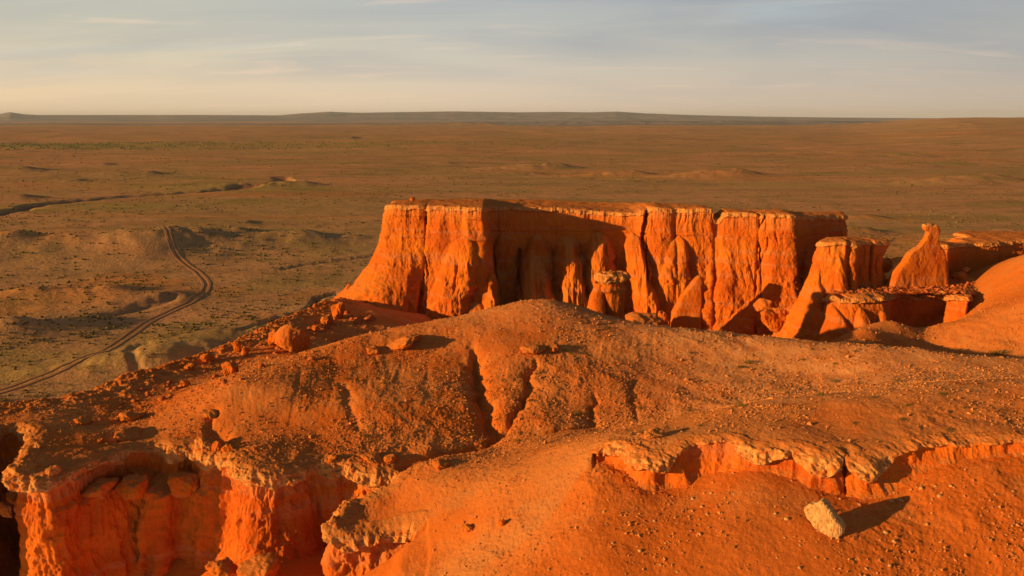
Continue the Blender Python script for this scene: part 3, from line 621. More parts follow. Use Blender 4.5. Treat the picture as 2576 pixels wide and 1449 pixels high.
REDP = [(300,715,26,16,.85),(100,760,30,10,.7),(420,735,30,10,.6),(0,780,20,10,.7),(60,640,30,15,.5),(200,590,60,16,.3),(2190,610,60,40,.75),(2050,600,50,40,.5),(2300,600,60,30,.6),(2260,548,60,8,.8),(1600,440,110,40,.5),(1400,432,110,40,.45),(1850,447,90,40,.5),
        (2300,385,150,60,.6),(2500,405,200,80,.5),(1200,315,900,300,.4),(2450,345,600,250,.55),(700,490,90,30,.5),(560,545,120,8,.5),(100,470,100,40,.3),(2480,450,100,40,.4),(780,745,10,10,.6),(690,800,12,8,.5)]
lx, ly = LD[0]/math.hypot(LD[0], LD[1]), LD[1]/math.hypot(LD[0], LD[1])
def plain_z(x, y, full=True):
    r = np.hypot(x, y); z = np.zeros(len(x))
    amp = smooth(60, 2500, r)
    z += fb2(x, y, 1/900., 4, .5, seed=40.)*(1.5+11*amp)*smooth(100, 600, r)
    z += fb2(x, y, 1/160., 4, .5, seed=44.)*(.55+2.2*amp)
    z += fb2(x, y, 1/38., 4, .55, seed=48.)*.22
    z += 60*smooth(3000, 12000, r)*0
    for (U, V, la, lb, h, st) in MOUND:
        cx, cy = PG(U, V); R_ = 3.2*max(la, lb); m = (np.abs(x-cx) < R_) & (np.abs(y-cy) < R_)
        if not m.any(): continue
        px = x[m]-cx; py = y[m]-cy; a = px*lx+py*ly; b = -px*ly+py*lx
        wob = fb2(x[m], y[m], 1.1/lb, 3, .55, seed=U*.1)
        a = a+wob*lb*.4; h *= (.78 if V > 560 else .52); aa = np.where(a > 0, a/(3.7*h), a/la)
        z[m] += h*np.exp(-aa**2-(b/lb)**2)*(1+.2*wob)
    for ln, dep, wd, bed in CHW:
        d, t = udist(x+.8*wd*fb2(x, y, .5/wd, 2, seed=9.), y, ln, wd*3); z -= dep*.7*smooth(wd*1.5, wd*.3, d)*np.minimum(1, 20*np.minimum(t, 1-t)+.05)
    # near the cliffs: foot slope apron
    d, t = udist(x, y, trk, 9.); f = smooth(7, 2.2, d)
    return z, d, f
def build_plain():
    th = np.linspace(-1, 1, 1300); th = R(82)*(0.50*th+0.50*th**5)
    r = 70*(45000/70)**(np.linspace(0, 1, 1000)**1.0)
    X = (r[:, None]*np.sin(th)[None]).ravel(); Y = (r[:, None]*np.cos(th)[None]).ravel()
    Z, d, f = plain_z(X, Y)
    rr = np.hypot(X, Y)
    # broad rise on the far right
    Z += 46*smooth(2600, 6500, rr)*smooth(.42, .58, X/np.maximum(Y, 1))*smooth(0, 1, (X > 0)*1.)
    Z += 14*smooth(1500, 2500, rr)*smooth(.42, .62, X/np.maximum(Y, 1))
    red = np.zeros(len(X)); gr = np.zeros(len(X)); w = fb2(X, Y, .03, 4, .6, seed=2.)
    for arr, tgt in ((REDP, red), (GREEN, gr)):
        for (U, V, a, b, s) in arr:
            cx, cy = PG(U, V); m = (np.abs(X-cx) < 3*a) & (np.abs(Y-cy) < 3*b)
            wf = fb2(X[m], Y[m], .9/b, 4, .6, seed=U*.3)
            q = np.exp(-((X[m]-cx)/a)**2-((Y[m]-cy)/b)**2); tgt[m] = np.maximum(tgt[m], s*smooth(.25, .7, q+wf*.5))
    bed = np.zeros(len(X))
    for ln, dep, wd, bd in CHW:
        if bd <= .15: continue
        dd, t = udist(X+.8*wd*fb2(X, Y, .5/wd, 2, seed=9.), Y, ln, wd*3); bed = np.maximum(bed, bd*smooth(wd*1.1, wd*.6, dd))
    o = mesh_obj('ground', np.stack([X, Y, Z], 1), grid_faces(1000, 1300), M_PLAIN, attrs={'red': red, 'green': gr, 'bed': bed}); tag(o, kind='structure')
build_plain()
def pz(x, y):
    return plain_z(np.atleast_1d(np.asarray(x, float)), np.atleast_1d(np.asarray(y, float)))[0]
def build_track():
    P = arc_resample(trk, 0.8); n = normals2(P, False, 6); nl = 9
    rows = []
    half = 0.42
    V_, F_ = [], []; base = 0
    for off in (-1.05, 1.05, ):
        g = []
        for j in range(nl):
            u = off+.25*fb2(P[:, 0], P[:, 1], .05, 2, seed=off+3)+half*(2*j/(nl-1)-1)*(1+.6*fb2(P[:, 0], P[:, 1], .15, 4, .6, seed=off))*np.minimum(1, np.arange(len(P))[::-1]/40.); px = P[:, 0]+n[:, 0]*u; py = P[:, 1]+n[:, 1]*u
            lift = 0.15 if 0 < j < nl-1 else 0.05
            g.append(np.stack([px, py, pz(px, py)+lift-.05*np.cos((j/(nl-1)-.5)*np.pi)], 1))
        g = np.stack(g, 1).reshape(-1, 3); V_.append(g); F_.append(grid_faces(len(P), nl)+base); base += len(g)
    o = mesh_obj('dirt_track', np.vstack(V_), np.vstack(F_), M_TRACK); tag(o, kind='structure')
build_track()
def build_hills():
    sil = [(-400,287),(0,287),(28,282),(60,287),(100,289),(300,289),(500,289),(700,290),(760,285),(830,281),(900,283.5),(1000,282),(1150,280),(1300,282.5),(1400,281.5),(1480,282.5),(1550,280.5),(1620,285),(1700,288),(1750,289.5),(1900,293),(2100,295.5),(2300,297),(2500,298),(3000,298)]
    nr, nc = 70, 900
    U = np.linspace(-500, 3000, nc); D = np.linspace(11500, 17500, nr)
    su = np.interp(U, [a for a, b in sil], [b for a, b in sil])
    zt = np.array([W(u, s_, 15500)[2] for u, s_ in zip(U, su)])
    UU = np.tile(U, nr); DD = np.repeat(D, nc); X = (UU-1288)/FPX*(DD*CS+CAMZ*SN)
    prof = smooth(11500, 15500, DD)**.8*smooth(17500, 15800, DD)
    nz = fb2(X, DD, 1/700., 6, .6, ridge=True, seed=71.); 
    Z = -8+(np.tile(zt, nr)+8)*prof*(1-.22*(1-nz)*smooth(15800, 13500, DD)) 
    o = mesh_obj('far_hills', np.stack([X, DD, Z], 1), grid_faces(nr, nc), M_HILL); tag(o, kind='structure')
    # nearer low badland strip in front
    D2 = np.linspace(6000, 8200, 40); UU = np.tile(U, 40); DD = np.repeat(D2, nc); X = (UU-1288)/FPX*(DD*CS+CAMZ*SN)
    hh = np.interp(U, [-500, 0, 300, 700, 1100, 1500, 1900, 2200, 2400, 3000], [14, 12, 10, 8, 20, 34, 36, 34, 20, 8])
    nz = fb2(X, DD, 1/420., 5, .6, ridge=True, seed=77.); Z = -6+(np.tile(hh, 40)*(.55+.5*nz)+6)*smooth(6000, 7000, DD)*smooth(8200, 7300, DD)
    o = mesh_obj('badland_hills', np.stack([X, DD, Z], 1), grid_faces(40, nc), M_HILL); tag(o, kind='structure')
nb_ = NB('hill_rock'); M_HILL = nb_.done(nb_.mix(nb_.rng(nb_.noise(.002, 6, (.6, 1, 3)), .4, .6), (0.20, 0.19, 0.19), (0.30, 0.24, 0.21)), nb_.bump(nb_.noise(.006, 6), .6, 25.))
build_hills()

# ------------------------------------------------------------------ placing things
def hit(U, V, y0=25., y1=170., n=1500):
    """where the view line through (U,V) first meets the foreground relief"""
    y = np.linspace(y0, y1, n); u = (U-1288)/FPX; v = (724.5-V)/FPX; t = y/(CS+v*SN); x = u*t; z = CAMZ+t*(-SN+v*CS)
    h = H(x, y); k = np.argmax(h > z)
    return np.array([x[k], y[k], h[k]]) if h[k] > z[k] else None
def hitn(U, V):
    y = np.geomspace(80., 3000., 900); u = (U-1288)/FPX; v = (724.5-V)/FPX; t = y/(CS+v*SN); x = u*t; z = CAMZ+t*(-SN+v*CS)
    h = pz(x, y); k = np.argmax(h > z); return np.array([x[k], y[k], h[k]])
import bmesh
def ico(sub):
    bm = bmesh.new(); bmesh.ops.create_icosphere(bm, subdivisions=sub, radius=1.0)
    co = np.array([v.co[:] for v in bm.verts]); f = np.array([[v.index for v in q.verts] for q in bm.faces]); bm.free(); return co, f
ICO = {k: ico(k) for k in (1, 2, 3, 4, 5)}
def rock_shape(size, seed, sub=4, amp=.22, planes=5, stretch=.6, fine=.11):
    """irregular boulder: sphere cut by random planes, then roughened; size = (sx, sy, sz) half extents"""
    co, f = ICO[sub]; r = np.random.default_rng(seed); p = co.copy()
    for i in range(planes):
        nrm = r.normal(size=3); nrm /= np.linalg.norm(nrm); d = r.uniform(.55, .9); k = p@nrm; p -= np.maximum(k-d, 0)[:, None]*nrm*.85
    q = p*1.0; sd = seed*7.31 % 53
    p = p*(1+amp*fb3(q[:, 0], q[:, 1], q[:, 2]*stretch, 1.3, 4, .55, seed=sd)[:, None])
    p = p*(1+fine*fb3(q[:, 0], q[:, 1], q[:, 2]*stretch, 5.0, 3, .6, ridge=True, seed=sd+3)[:, None])
    return p*np.array(size), f
def boulder(name, label, U, V, wpx, hpx, seed, mat=None, D=None, cat='boulder', depth=.9, group=None, amp=.2, sub=4, planes=5, stretch=.6, sink=.25, rot=0, z=None, cap=0.):
    """V = the foot of the rock in the layout"""
    if D is None: h = hit(U, V)
    else: h = W(U, V, D)
    if h is None: return None
    k = math.hypot(h[1], CAMZ-h[2])/FPX; sx, sz = wpx*k/2, hpx*k/2
    co, f = rock_shape((sx, sx*depth, sz), seed, sub, amp, planes, stretch)
    if rot: 
        c_, s_ = math.cos(rot), math.sin(rot); x_ = co[:, 0]*c_-co[:, 2]*s_; z_ = co[:, 0]*s_+co[:, 2]*c_; co[:, 0] = x_; co[:, 2] = z_
    co[:, 2] += sz*(1-sink)
    o = mesh_obj(name, co, f, mat or M_ROCK, attrs={'cap': np.full(len(co), cap)}); o.location = h.tolist(); tag(o, label, cat, group); return o
def remesh(name, bm, vox, mat, amp=.2, freq=.8, seed=1., capz=None, stretch=.4, parent=None, fine=.06):
    me = bpy.data.meshes.new('tmp'); bm.to_mesh(me); bm.free(); o = bpy.data.objects.new('tmp', me); COL.objects.link(o)
    md = o.modifiers.new('r', 'REMESH'); md.mode = 'VOXEL'; md.voxel_size = vox
    dg = bpy.context.evaluated_depsgraph_get(); m2 = bpy.data.meshes.new_from_object(o.evaluated_get(dg)); bpy.data.objects.remove(o)
    n = len(m2.vertices); co = np.empty(n*3, np.float32); m2.vertices.foreach_get('co', co); co = co.reshape(-1, 3)
    nv = np.empty(n*3, np.float32); m2.vertices.foreach_get('normal', nv); nv = nv.reshape(-1, 3)
    # relax the voxel steps, then roughen
    e = np.empty(len(m2.edges)*2, np.int32); m2.edges.foreach_get('vertices', e); e = e.reshape(-1, 2)
    deg = np.bincount(e.ravel(), minlength=n)[:, None]
    for _ in range(6):
        a = np.zeros_like(co); np.add.at(a, e[:, 0], co[e[:, 1]]); np.add.at(a, e[:, 1], co[e[:, 0]]); co = .4*co+.6*a/deg
    x, y, z = co.astype(np.float64).T
    d = amp*fb3(x, y, z*stretch, freq, 4, .55, seed=seed)+fine*fb3(x, y, z*.5, freq*4, 3, .6, ridge=True, seed=seed+4)
    cp = np.zeros(n) if capz is None else smooth(capz-.25, capz+.1, z+.3*fb3(x, y, z, .8, 2, seed=seed+2))
    d = d+cp*.2*fb3(x, y, z, 1.8, 4, .6, seed=seed+9)
    co = co+nv*d[:, None]; m2.vertices.foreach_set('co', co.astype(np.float32).ravel())
    m2.polygons.foreach_set('use_smooth', np.ones(len(m2.polygons), bool))
    a = m2.attributes.new('cap', 'FLOAT', 'POINT'); a.data.foreach_set('value', cp.astype(np.float32))
    m2.materials.clear(); m2.materials.append(mat); m2.name = name
    o = bpy.data.objects.new(name, m2); COL.objects.link(o)
    if parent is not None: o.parent = parent
    return o
def ring_bm(levels, bm=None):
    """levels: list of (list of (x,y), z)"""
    bm = bm or bmesh.new(); R_ = [[bm.verts.new((px, py, z)) for px, py in pl] for pl, z in levels]; n = len(R_[0])
    for a, b in zip(R_[:-1], R_[1:]):
        for i in range(n): bm.faces.new((a[i], a[(i+1) % n], b[(i+1) % n], b[i]))
    bm.faces.new(R_[0][::-1]); bm.faces.new(R_[-1]); bmesh.ops.recalc_face_normals(bm, faces=bm.faces); return bm
def rpoly(cx, cy, a, b, rot, n=12, sq=5.0):
    out = []
    for i in range(n):
        t = 2*math.pi*i/n; c_, s_ = math.cos(t), math.sin(t); r = (abs(c_)**sq+abs(s_)**sq)**(-1/sq); x, y = a*r*c_, b*r*s_
        out.append((cx+x*math.cos(rot)-y*math.sin(rot), cy+x*math.sin(rot)+y*math.cos(rot)))
    return out
def empty(name, loc): o = bpy.data.objects.new(name, None); COL.objects.link(o); o.location = loc; return o

# hoodoo with caprock, behind the ridge crest
def hoodoo():
    D = 109.; c = XD(1535, D, 20); cx, cy = c[0], c[1]; px = D/FPX*1.03; zz = lambda V: W(1535, V, D)[2]
    root = empty('hoodoo', (0, 0, 0)); tag(root, 'short dark rock pillar with knobbly pale cap standing before the mesa wall', 'rock pillar')
    r = R(21)
    L = [(rpoly(cx+4*px, cy, 48*px, 40*px, r), 10), (rpoly(cx+2*px, cy, 40*px, 36*px, r), zz(830)), (rpoly(cx+2*px, cy, 26*px, 27*px, r), zz(790)), (rpoly(cx+1*px, cy, 27*px, 26*px, r), zz(735)),
         (rpoly(cx-3*px, cy, 33*px, 30*px, r), zz(727)), (rpoly(cx-3*px, cy, 33*px, 30*px, r), zz(721)), (rpoly(cx-2*px, cy, 26*px, 25*px, r), zz(717)), (rpoly(cx-2*px, cy, 28*px, 26*px, r), zz(704))]
    remesh('shaft', ring_bm(L), .11, M_ROCK, .22, .8, 3., None, .3, root)
    L = [(rpoly(cx-6*px, cy, 20*px, 20*px, r), zz(710)), (rpoly(cx-4*px, cy, 36*px, 30*px, .15), zz(704)), (rpoly(cx, cy, 42*px, 34*px, .15), zz(694)), (rpoly(cx-1*px, cy, 34*px, 26*px, .15), zz(686))]
    remesh('cap', ring_bm(L), .11, M_ROCK, .35, 1.3, 5., 20., 1., root, fine=.12)
    bm = ring_bm([(rpoly(cx-44*px, cy-1, 22*px, 26*px, .3), 10), (rpoly(cx-40*px, cy-1, 20*px, 26*px, .3), zz(775)), (rpoly(cx-38*px, cy-.5, 17*px, 20*px, .3), zz(740)), (rpoly(cx-32*px, cy, 9*px, 12*px, .3), zz(714))])
    remesh('side_buttress', bm, .14, M_ROCK, .3, .7, 8., None, .4, root)
hoodoo()
# fin: tilted outline with real thickness
def fin_solid(name, label, pts, D, thick, vox, seed, lean=0., capV=None, cat='rock spire', yaw=0.):
    bm = bmesh.new(); fr = [W(u, v, D) for u, v in pts]; c0 = np.mean(fr, 0); zmin = min(p[2] for p in fr); zmax = max(p[2] for p in fr)
    for k, (off, sc) in enumerate(((-.5, .93), (-.22, 1.0), (.22, 1.0), (.5, .93))):
        pass
    layers = []
    for off, ins in ((-.5, .80), (-.3, .96), (0, 1.0), (.3, .96), (.5, .80)):
        lay = []
        for p in fr:
            t = (p[2]-zmin)/(zmax-zmin+1e-6); w = thick*(1-.62*t)
            x = c0[0]+(p[0]-c0[0])*(ins+(1-ins)*.5); z = p[2]-(1-ins)*.8*(t > .8); y = p[1]+w*off+yaw*(p[0]-c0[0])
            lay.append(bm.verts.new((x, y, z)))
        layers.append(lay)
    n = len(fr)
    for a, b in zip(layers[:-1], layers[1:]):
        for i in range(n): bm.faces.new((a[i], a[(i+1) % n], b[(i+1) % n], b[i]))
    bm.faces.new(layers[0][::-1]); bm.faces.new(layers[-1]); bmesh.ops.triangulate(bm, faces=bm.faces); bmesh.ops.recalc_face_normals(bm, faces=bm.faces)
    o = remesh(name, bm, vox, M_ROCK, .22, .7, seed, None if capV is None else W(1288, capV, D)[2], .5, fine=.05); tag(o, label, cat); return o
fin_solid('rock_spire', 'bright orange spire with a flared knob on top beside the right-hand shadowed block',
  [(2215,735),(2240,684),(2262,660),(2279,635),(2308,618),(2326,597),(2331,584),(2321,573),(2321,564),(2336,562),(2349,563),(2363,570),(2367,581),(2360,596),(2362,612),(2378,635),(2385,700),(2390,735)], 128.6, 2.7, .11, 4., capV=568, yaw=.14)
fin_solid('rock_flake', 'tall pointed slab standing free at the mesa foot with a black cleft on its right',
  [(1672,900),(1684,828),(1690,790),(1712,745),(1735,716),(1752,696),(1760,692),(1766,702),(1764,760),(1757,828),(1755,900)], 138.5, 4.5, .14, 9., yaw=-.1, cat='rock slab')

# boulders, each with its own label: (label, U, V foot, width, height, D or None, seed)
BO = [('huge rounded orange boulder resting on the rubble slope left of the mesa', 738,884,80,78,None,3),
 ('lumpy orange rock leaning against the left side of the huge rounded boulder', 692,872,46,50,None,4),
 ('small upright pointed rock on the slope skyline left of the huge boulder', 598,884,20,28,None,5),
 ('small egg-shaped rock just right of the pointed skyline rock', 618,893,20,26,None,6),
 ('blocky orange boulder with long shadow alone on the lower rubble slope', 580,942,38,36,None,7),
 ('low dome-shaped rock on the slope edge below the pointed skyline rock', 520,912,32,24,None,8),
 ('small flattish rock low on the slope edge', 478,930,26,16,None,9),
 ('dark broken rock beside the flattish slope rock', 465,972,26,18,None,10),
 ('jagged red rock heap where the slope meets the mesa foot', 850,800,34,44,None,11),
 ('rounded lump of red rock left of the jagged heap at the mesa foot', 826,815,36,30,None,12),
 ('red lump of rock lower down the skyline below the jagged heap', 800,832,30,24,None,13),
 ('low flat orange slab lying on the left shelf above the cliff', 213,1063,44,16,None,14),
 ('long knobbly rock outcrop on the left shelf', 322,1056,56,22,None,15),
 ('small round stone near the cliff edge on the left shelf', 254,1112,14,13,None,16),
 ('pinkish rock slab at the back edge of the shadowed cliff recess', 330,1098,80,14,None,17),
 ('pale rounded rim rock over the left part of the cliff recess', 100,1126,24,20,None,18),
 ('small pale rim rock left of the cliff nose', 74,1112,30,14,None,19),
 ('pale lumpy rim rock above the shadowed recess', 432,1134,50,28,None,20),
 ('square rim rock right of the pale lumpy one', 520,1142,52,30,None,21),
 ('narrow upright rim rock at the left end of the lit pillar', 550,1162,24,34,None,22),
 ('knobbly rim rock on the corner of the lit pillar', 578,1156,30,26,None,23),
 ('large pale knob capping the tip of the cliff nose', 68,1192,62,40,57.0,24),
 ('smaller pale knob beside the cliff nose tip', 134,1192,34,26,56.8,25),
 ('blocky rock on the ledge inside the shadowed recess', 345,1240,72,52,60.9,26),
 ('long low rock at the left end of the ledge in the recess', 250,1238,80,40,59.6,27),
 ('cracked rock mass on the right end of the ledge in the recess', 468,1232,84,66,62.0,28),
 ('loose boulder in the dark cleft at the left edge', 40,1258,46,32,60.5,29),
 ('lower boulder in the dark cleft at the left edge', 18,1292,34,36,58.5,30),
 ('boulder at the foot of the lit pillar, left one', 560,1438,70,46,54.0,31),
 ('boulder at the foot of the lit pillar, right one', 655,1446,90,44,53.0,32),
 ('pale knob on the tip of the small promontory', 845,1338,52,44,52.9,33),
 ('jagged rock outcrop near the crest of the back hill', 1012,868,90,26,None,35),
 ('low stony outcrop lower on the back hill crest', 940,886,40,16,None,36),
 ('rocky outcrop in the middle of the back hill face', 1340,884,60,18,None,37),
 ('smaller rocky outcrop right of the middle one on the back hill', 1392,878,44,12,None,38),
 ('pale stone pile on the ridge crest in front of the mesa', 1440,758,50,10,None,39),
 ('broken rock at the foot of the back hill by the notch', 935,1160,56,20,None,40),
 ('rock at the head of the notch', 985,1160,40,20,None,41),
 ('brown rock by the valley floor below the gullies', 835,1170,30,16,None,42),
 ('small brown rock on the left flank of the back hill', 535,1046,40,16,None,43),
 ('pale rubble lump behind the low scarp', 1640,1098,60,22,None,44),
 ('dark stone half buried in the sunlit middle slope', 1262,1322,16,20,None,45),
 ('cluster of dark stones on the sunlit middle slope', 1180,1335,34,16,None,46),
 ('small outcrop high on the sunlit middle slope', 1115,1172,50,16,None,47),
 ('big block in the rock pile at the mesa foot', 1940,818,60,60,133.,48),('upper block of the rock pile at the mesa foot', 1925,780,52,36,136.,49),
 ('slim block on the right of the rock pile at the mesa foot', 1995,850,30,56,131.,50),('rounded lump beside the tall pointed slab', 1664,824,28,50,139.,51),
 ('low mound of fallen rubble left of the tall pointed slab', 1610,830,110,46,131.,52),('round rock behind the butte', 2224,676,36,34,140.,53),
 ('fallen red blocks in the shadow of the right-hand block', 2415,704,44,26,133.5,54),('pale small block lying in the shadow of the right-hand block', 2432,682,16,12,134.,55)]
for k, (lab, U, V, w, h, D, sd) in enumerate(BO):
    pale = any(q in lab for q in ('pale', 'crust'))
    boulder('boulder' if w > 40 else 'rock', lab, U, V, w, h, sd, D=D, amp=.55 if k else .12, sub=5, planes=7 if k else 2, rot=((k*37) % 7-3)*.09, depth=.75+.08*(k % 5), cat='boulder' if w > 40 else 'rock', cap=.85 if pale else (.25 if k % 3 == 0 else 0.), sink=.45 if k > 8 else .22)
o = boulder('cairn', 'tiny stone pile on top of the mesa', 1038, 505, 14, 10, 77, D=154., cat='stone pile')
# pale slab on the near slope
def white_slab():
    h = hit(2080, 1345); D = h[1]; pts = [(2019,1281),(2034,1268),(2052,1266),(2066,1258),(2080,1277),(2098,1302),(2117,1331),(2114,1347),(2104,1358),(2086,1353),(2060,1338),(2040,1318),(2026,1301)]
    bm = bmesh.new(); fr = [W(u, v, D+(1345-v)*.004+(u-2065)*-.009) for u, v in pts]; off = np.array([.62, .62, -.12]); L = []
    for t, ins in ((0, .93), (.12, 1), (.6, 1.0), (1, .85)):
        c = np.mean(fr, 0); L.append([bm.verts.new(tuple(c+(p-c)*ins+off*t)) for p in fr])
    n = len(fr)
    for a, b in zip(L[:-1], L[1:]):
        for i in range(n): bm.faces.new((a[i], a[(i+1) % n], b[(i+1) % n], b[i]))
    bm.faces.new(L[0][::-1]); bm.faces.new(L[-1]); bmesh.ops.triangulate(bm, faces=bm.faces); bmesh.ops.recalc_face_normals(bm, faces=bm.faces)
    o = remesh('slab_rock', bm, .035, M_STONE, .13, 2.2, 6., None, 1., fine=.05); tag(o, 'large pale upright slab of rock leaning on the red slope at lower right', 'boulder')
white_slab()
# loose stones: each one a thing, shapes shared
def shared(name, co, f, mat): 
    o = mesh_obj(name, co, f, mat); me = o.data; bpy.data.objects.remove(o); return me
ST = [shared('stone', *rock_shape((1, .9, .7), 100+i, 2, .35, 6, 1., .08), M_STONE) for i in range(6)]
RS = [shared('red_stone', *rock_shape((1, .9, .75), 120+i, 2, .5, 9, 1., .15), M_REDSTONE) for i in range(6)]
def put(me, name, p, s, label, cat, group):
    o = bpy.data.objects.new(name, me); COL.objects.link(o); o.location = (float(p[0]), float(p[1]), float(p[2])); o.scale = (s, s, s); o.rotation_euler = (random.uniform(-.4, .4), random.uniform(-.4, .4), random.uniform(0, 6.28))
    tag(o, label, cat, group); return o
for i in range(85):
    if i < 52: U, V = random.uniform(1500, 2570), random.uniform(1210, 1445)
    else: U, V = random.gauss(2250, 60), 1240-(random.random())*70+20
    p = hit(U, V)
    if p is None: continue
    put(random.choice(ST), 'stone', p, random.choice((.08, .10, .13, .17)) , 'small pale stone lying on the dark red slope below the low scarp', 'stone', 'pale stones on the lower right slope')
for i in range(105):
    U = random.uniform(300, 860); V = np.interp(U, [300, 470, 600, 700, 860], [1000, 940, 905, 868, 800])+abs(random.gauss(0, 30))+3
    p = hit(U, V)
    if p is None: continue
    put(random.choice(RS), 'stone', p, random.choice((.1, .14, .18, .24, .32, .45)), 'small red rock scattered over the rubble slope left of the mesa', 'stone', 'red rocks on the rubble slope')
def ledge_pt():
    D = random.uniform(122, 133.5); U = random.uniform(2095, 2425+6*max(0, D-124)); q = XD(U, D, 26.9); z = 26.95-(D-121)*.012; return np.array([q[0], D, z])
for i in range(95):
    p = ledge_pt(); put(random.choice(RS+RS+ST[:2]), 'stone', p, .1+.4*random.random()**3, 'rough broken stone in the rubble on the low ledge', 'stone', 'rubble on the low ledge')
for i in range(45):
    U = random.uniform(745, 935); V = np.interp(U, [740, 860, 935], [842, 778, 800])+abs(random.gauss(4, 16)); p = hit(U, V, 95., 150.)
    if p is not None: put(random.choice(RS), 'red_rock', p, .25+.75*random.random()**2, 'fallen red rock in the rubble at the left foot of the mesa', 'rock', 'fallen rocks at the mesa foot')
# shrubs
def shrub_mesh(seed, n=170, mat=None, dry=False):
    r = np.random.default_rng(seed); c = r.normal(size=(n, 3)); c /= np.linalg.norm(c, axis=1, keepdims=True); c *= (r.random((n, 1))**.45)
    c[:, 2] = np.abs(c[:, 2])*.75; c[:, :2] *= 1+.25*r.normal(size=(n, 1)); V_ = []; F_ = []
    for i in range(n):
        d = c[i]+r.normal(size=3)*.25; d /= np.linalg.norm(d)+1e-6; s_ = np.cross(d, r.normal(size=3)); s_ /= np.linalg.norm(s_); L = r.uniform(.12, .30); b = len(V_)
        V_ += [c[i]-s_*.045, c[i]+s_*.045, c[i]+d*L+s_*.02, c[i]+d*L-s_*.02]; F_.append((b, b+1, b+2, b+3))
    return shared('shrub', np.array(V_), np.array(F_), mat or M_SHRUB)
SH = [shrub_mesh(200+i) for i in range(5)]; SD = [shrub_mesh(220+i, 90, M_SCRUB) for i in range(5)]
NAMED = [(2065,996,24,'dark green bush at the valley line behind the front hill, largest of its row'),(2035,1003,14,'small green bush just left of the largest valley bush'),(1860,1022,28,'low spreading green shrub on the edge of the front hill'),
 (1885,915,26,'round green shrub high on the pale back hill'),(1455,1042,20,'green shrub between the gullies of the back hill'),(1300,1112,22,'yellow-green grassy tuft on the valley floor'),(1215,1120,16,'small grassy tuft left of the valley floor tuft'),
 (2520,893,34,'bushy green shrub on the skyline at the right edge'),(2500,890,18,'small shrub left of the skyline bush'),(2425,1028,14,'lone small yellow-green shrub on the front hill top'),(1610,1028,16,'green shrub near the right gully of the back hill'),
 (2150,886,16,'small green tuft near the right skyline'),(1860,926,16,'low green tuft left of the round shrub'),(2100,962,22,'flat dark shrub in the pale field'),(2260,962,22,'low shrub at the fold between the two hills'),(1435,890,18,'two-lobed green tuft right of the hill outcrop'),(1450,872,14,'tiny green tuft above the hill outcrop')]
for U, V, w, lab in NAMED:
    p = hit(U, V)
    if p is not None: put(random.choice(SH), 'shrub', p, w/2/FPX*math.hypot(p[1], CAMZ-p[2]), lab, 'shrub', 'green shrubs on the hills').rotation_euler[0] = 0
cnt = 0
while cnt < 70:
    U, V = random.uniform(60, 2560), random.uniform(800, 1130); p = hit(U, V)
    if p is None or p[1] > 105 or p[2] < 22: continue
    cnt += 1; o = put(random.choice(SH if random.random() < .6 else SD), 'tuft', p, random.uniform(.14, .34), 'tiny dry green tuft growing on the gravelly hills', 'tuft', 'tufts on the gravelly hills'); o.rotation_euler[0] = o.rotation_euler[1] = 0
# pebbles: gravel nobody could count
def pebbles():
    r = np.random.default_rng(5); n = 190000
    y = 30+92*r.random(n*2)**1.0; keep = r.random(n*2) < np.clip(60/y, 0, 1)**1.2; y = y[keep][:n]; n = len(y); x = r.uniform(-.8, .8, n)*y
    z, d1, d2, do = H(x, y, True); den = smooth(-.12, .42, fb2(x, y, .11, 5, .65, seed=33.))**1.3*(1-.8*smooth(62, 54, y)*smooth(10, 4, x)); ok = (d1 > .5) & (do > -1) & (r.random(n) < .05+.28*smooth(60, 66, y)*smooth(-.3, .2, fb2(x, y, .2, 3, seed=37.))+.7*den)
    x, y, z = x[ok], y[ok], z[ok]; n = len(x)
    oc = np.array([(1,0,0),(0,1,0),(-1,0,0),(0,-1,0),(0,0,1),(0,0,-1)], float); of = np.array([(0,1,4),(1,2,4),(2,3,4),(3,0,4),(1,0,5),(2,1,5),(3,2,5),(0,3,5)])
    s_ = .02+.075*r.random(n)**4+.0005*y; s_ = np.where(r.random(n) < .012, s_*2.2, s_)
    V_ = oc[None]*(1+.45*r.normal(size=(n, 6, 1)))*s_[:, None, None]; V_[..., 2] *= .75; a = r.random(n)*6.28; ca, sa = np.cos(a)[:, None], np.sin(a)[:, None]
    X = V_[..., 0]*ca-V_[..., 1]*sa+x[:, None]; Y = V_[..., 0]*sa+V_[..., 1]*ca+y[:, None]; Z = V_[..., 2]+z[:, None]+.3*s_[:, None]
    o = mesh_obj('gravel', np.stack([X, Y, Z], -1).reshape(-1, 3), (of[None]+6*np.arange(n)[:, None, None]).reshape(-1, 3), M_PEB, smooth_=False); tag(o, 'loose gravel covering the brown hills and slopes', 'gravel', kind='stuff')
pebbles()
def ledge_rubble():
    r = np.random.default_rng(8); n = 1500; oc, of = ICO[1]; P = np.array([ledge_pt() for _ in range(n)]); s_ = .05+.34*r.random(n)**4
    V_ = oc[None]*(1+.3*r.normal(size=(n, len(oc), 1)))*s_[:, None, None]; V_[..., 2] *= .7; Q = V_+P[:, None]
    o = mesh_obj('rubble', Q.reshape(-1, 3), (of[None]+len(oc)*np.arange(n)[:, None, None]).reshape(-1, 3), M_REDSTONE, smooth_=False); tag(o, 'fine broken rubble covering the low ledge', 'rubble', kind='stuff')
ledge_rubble()
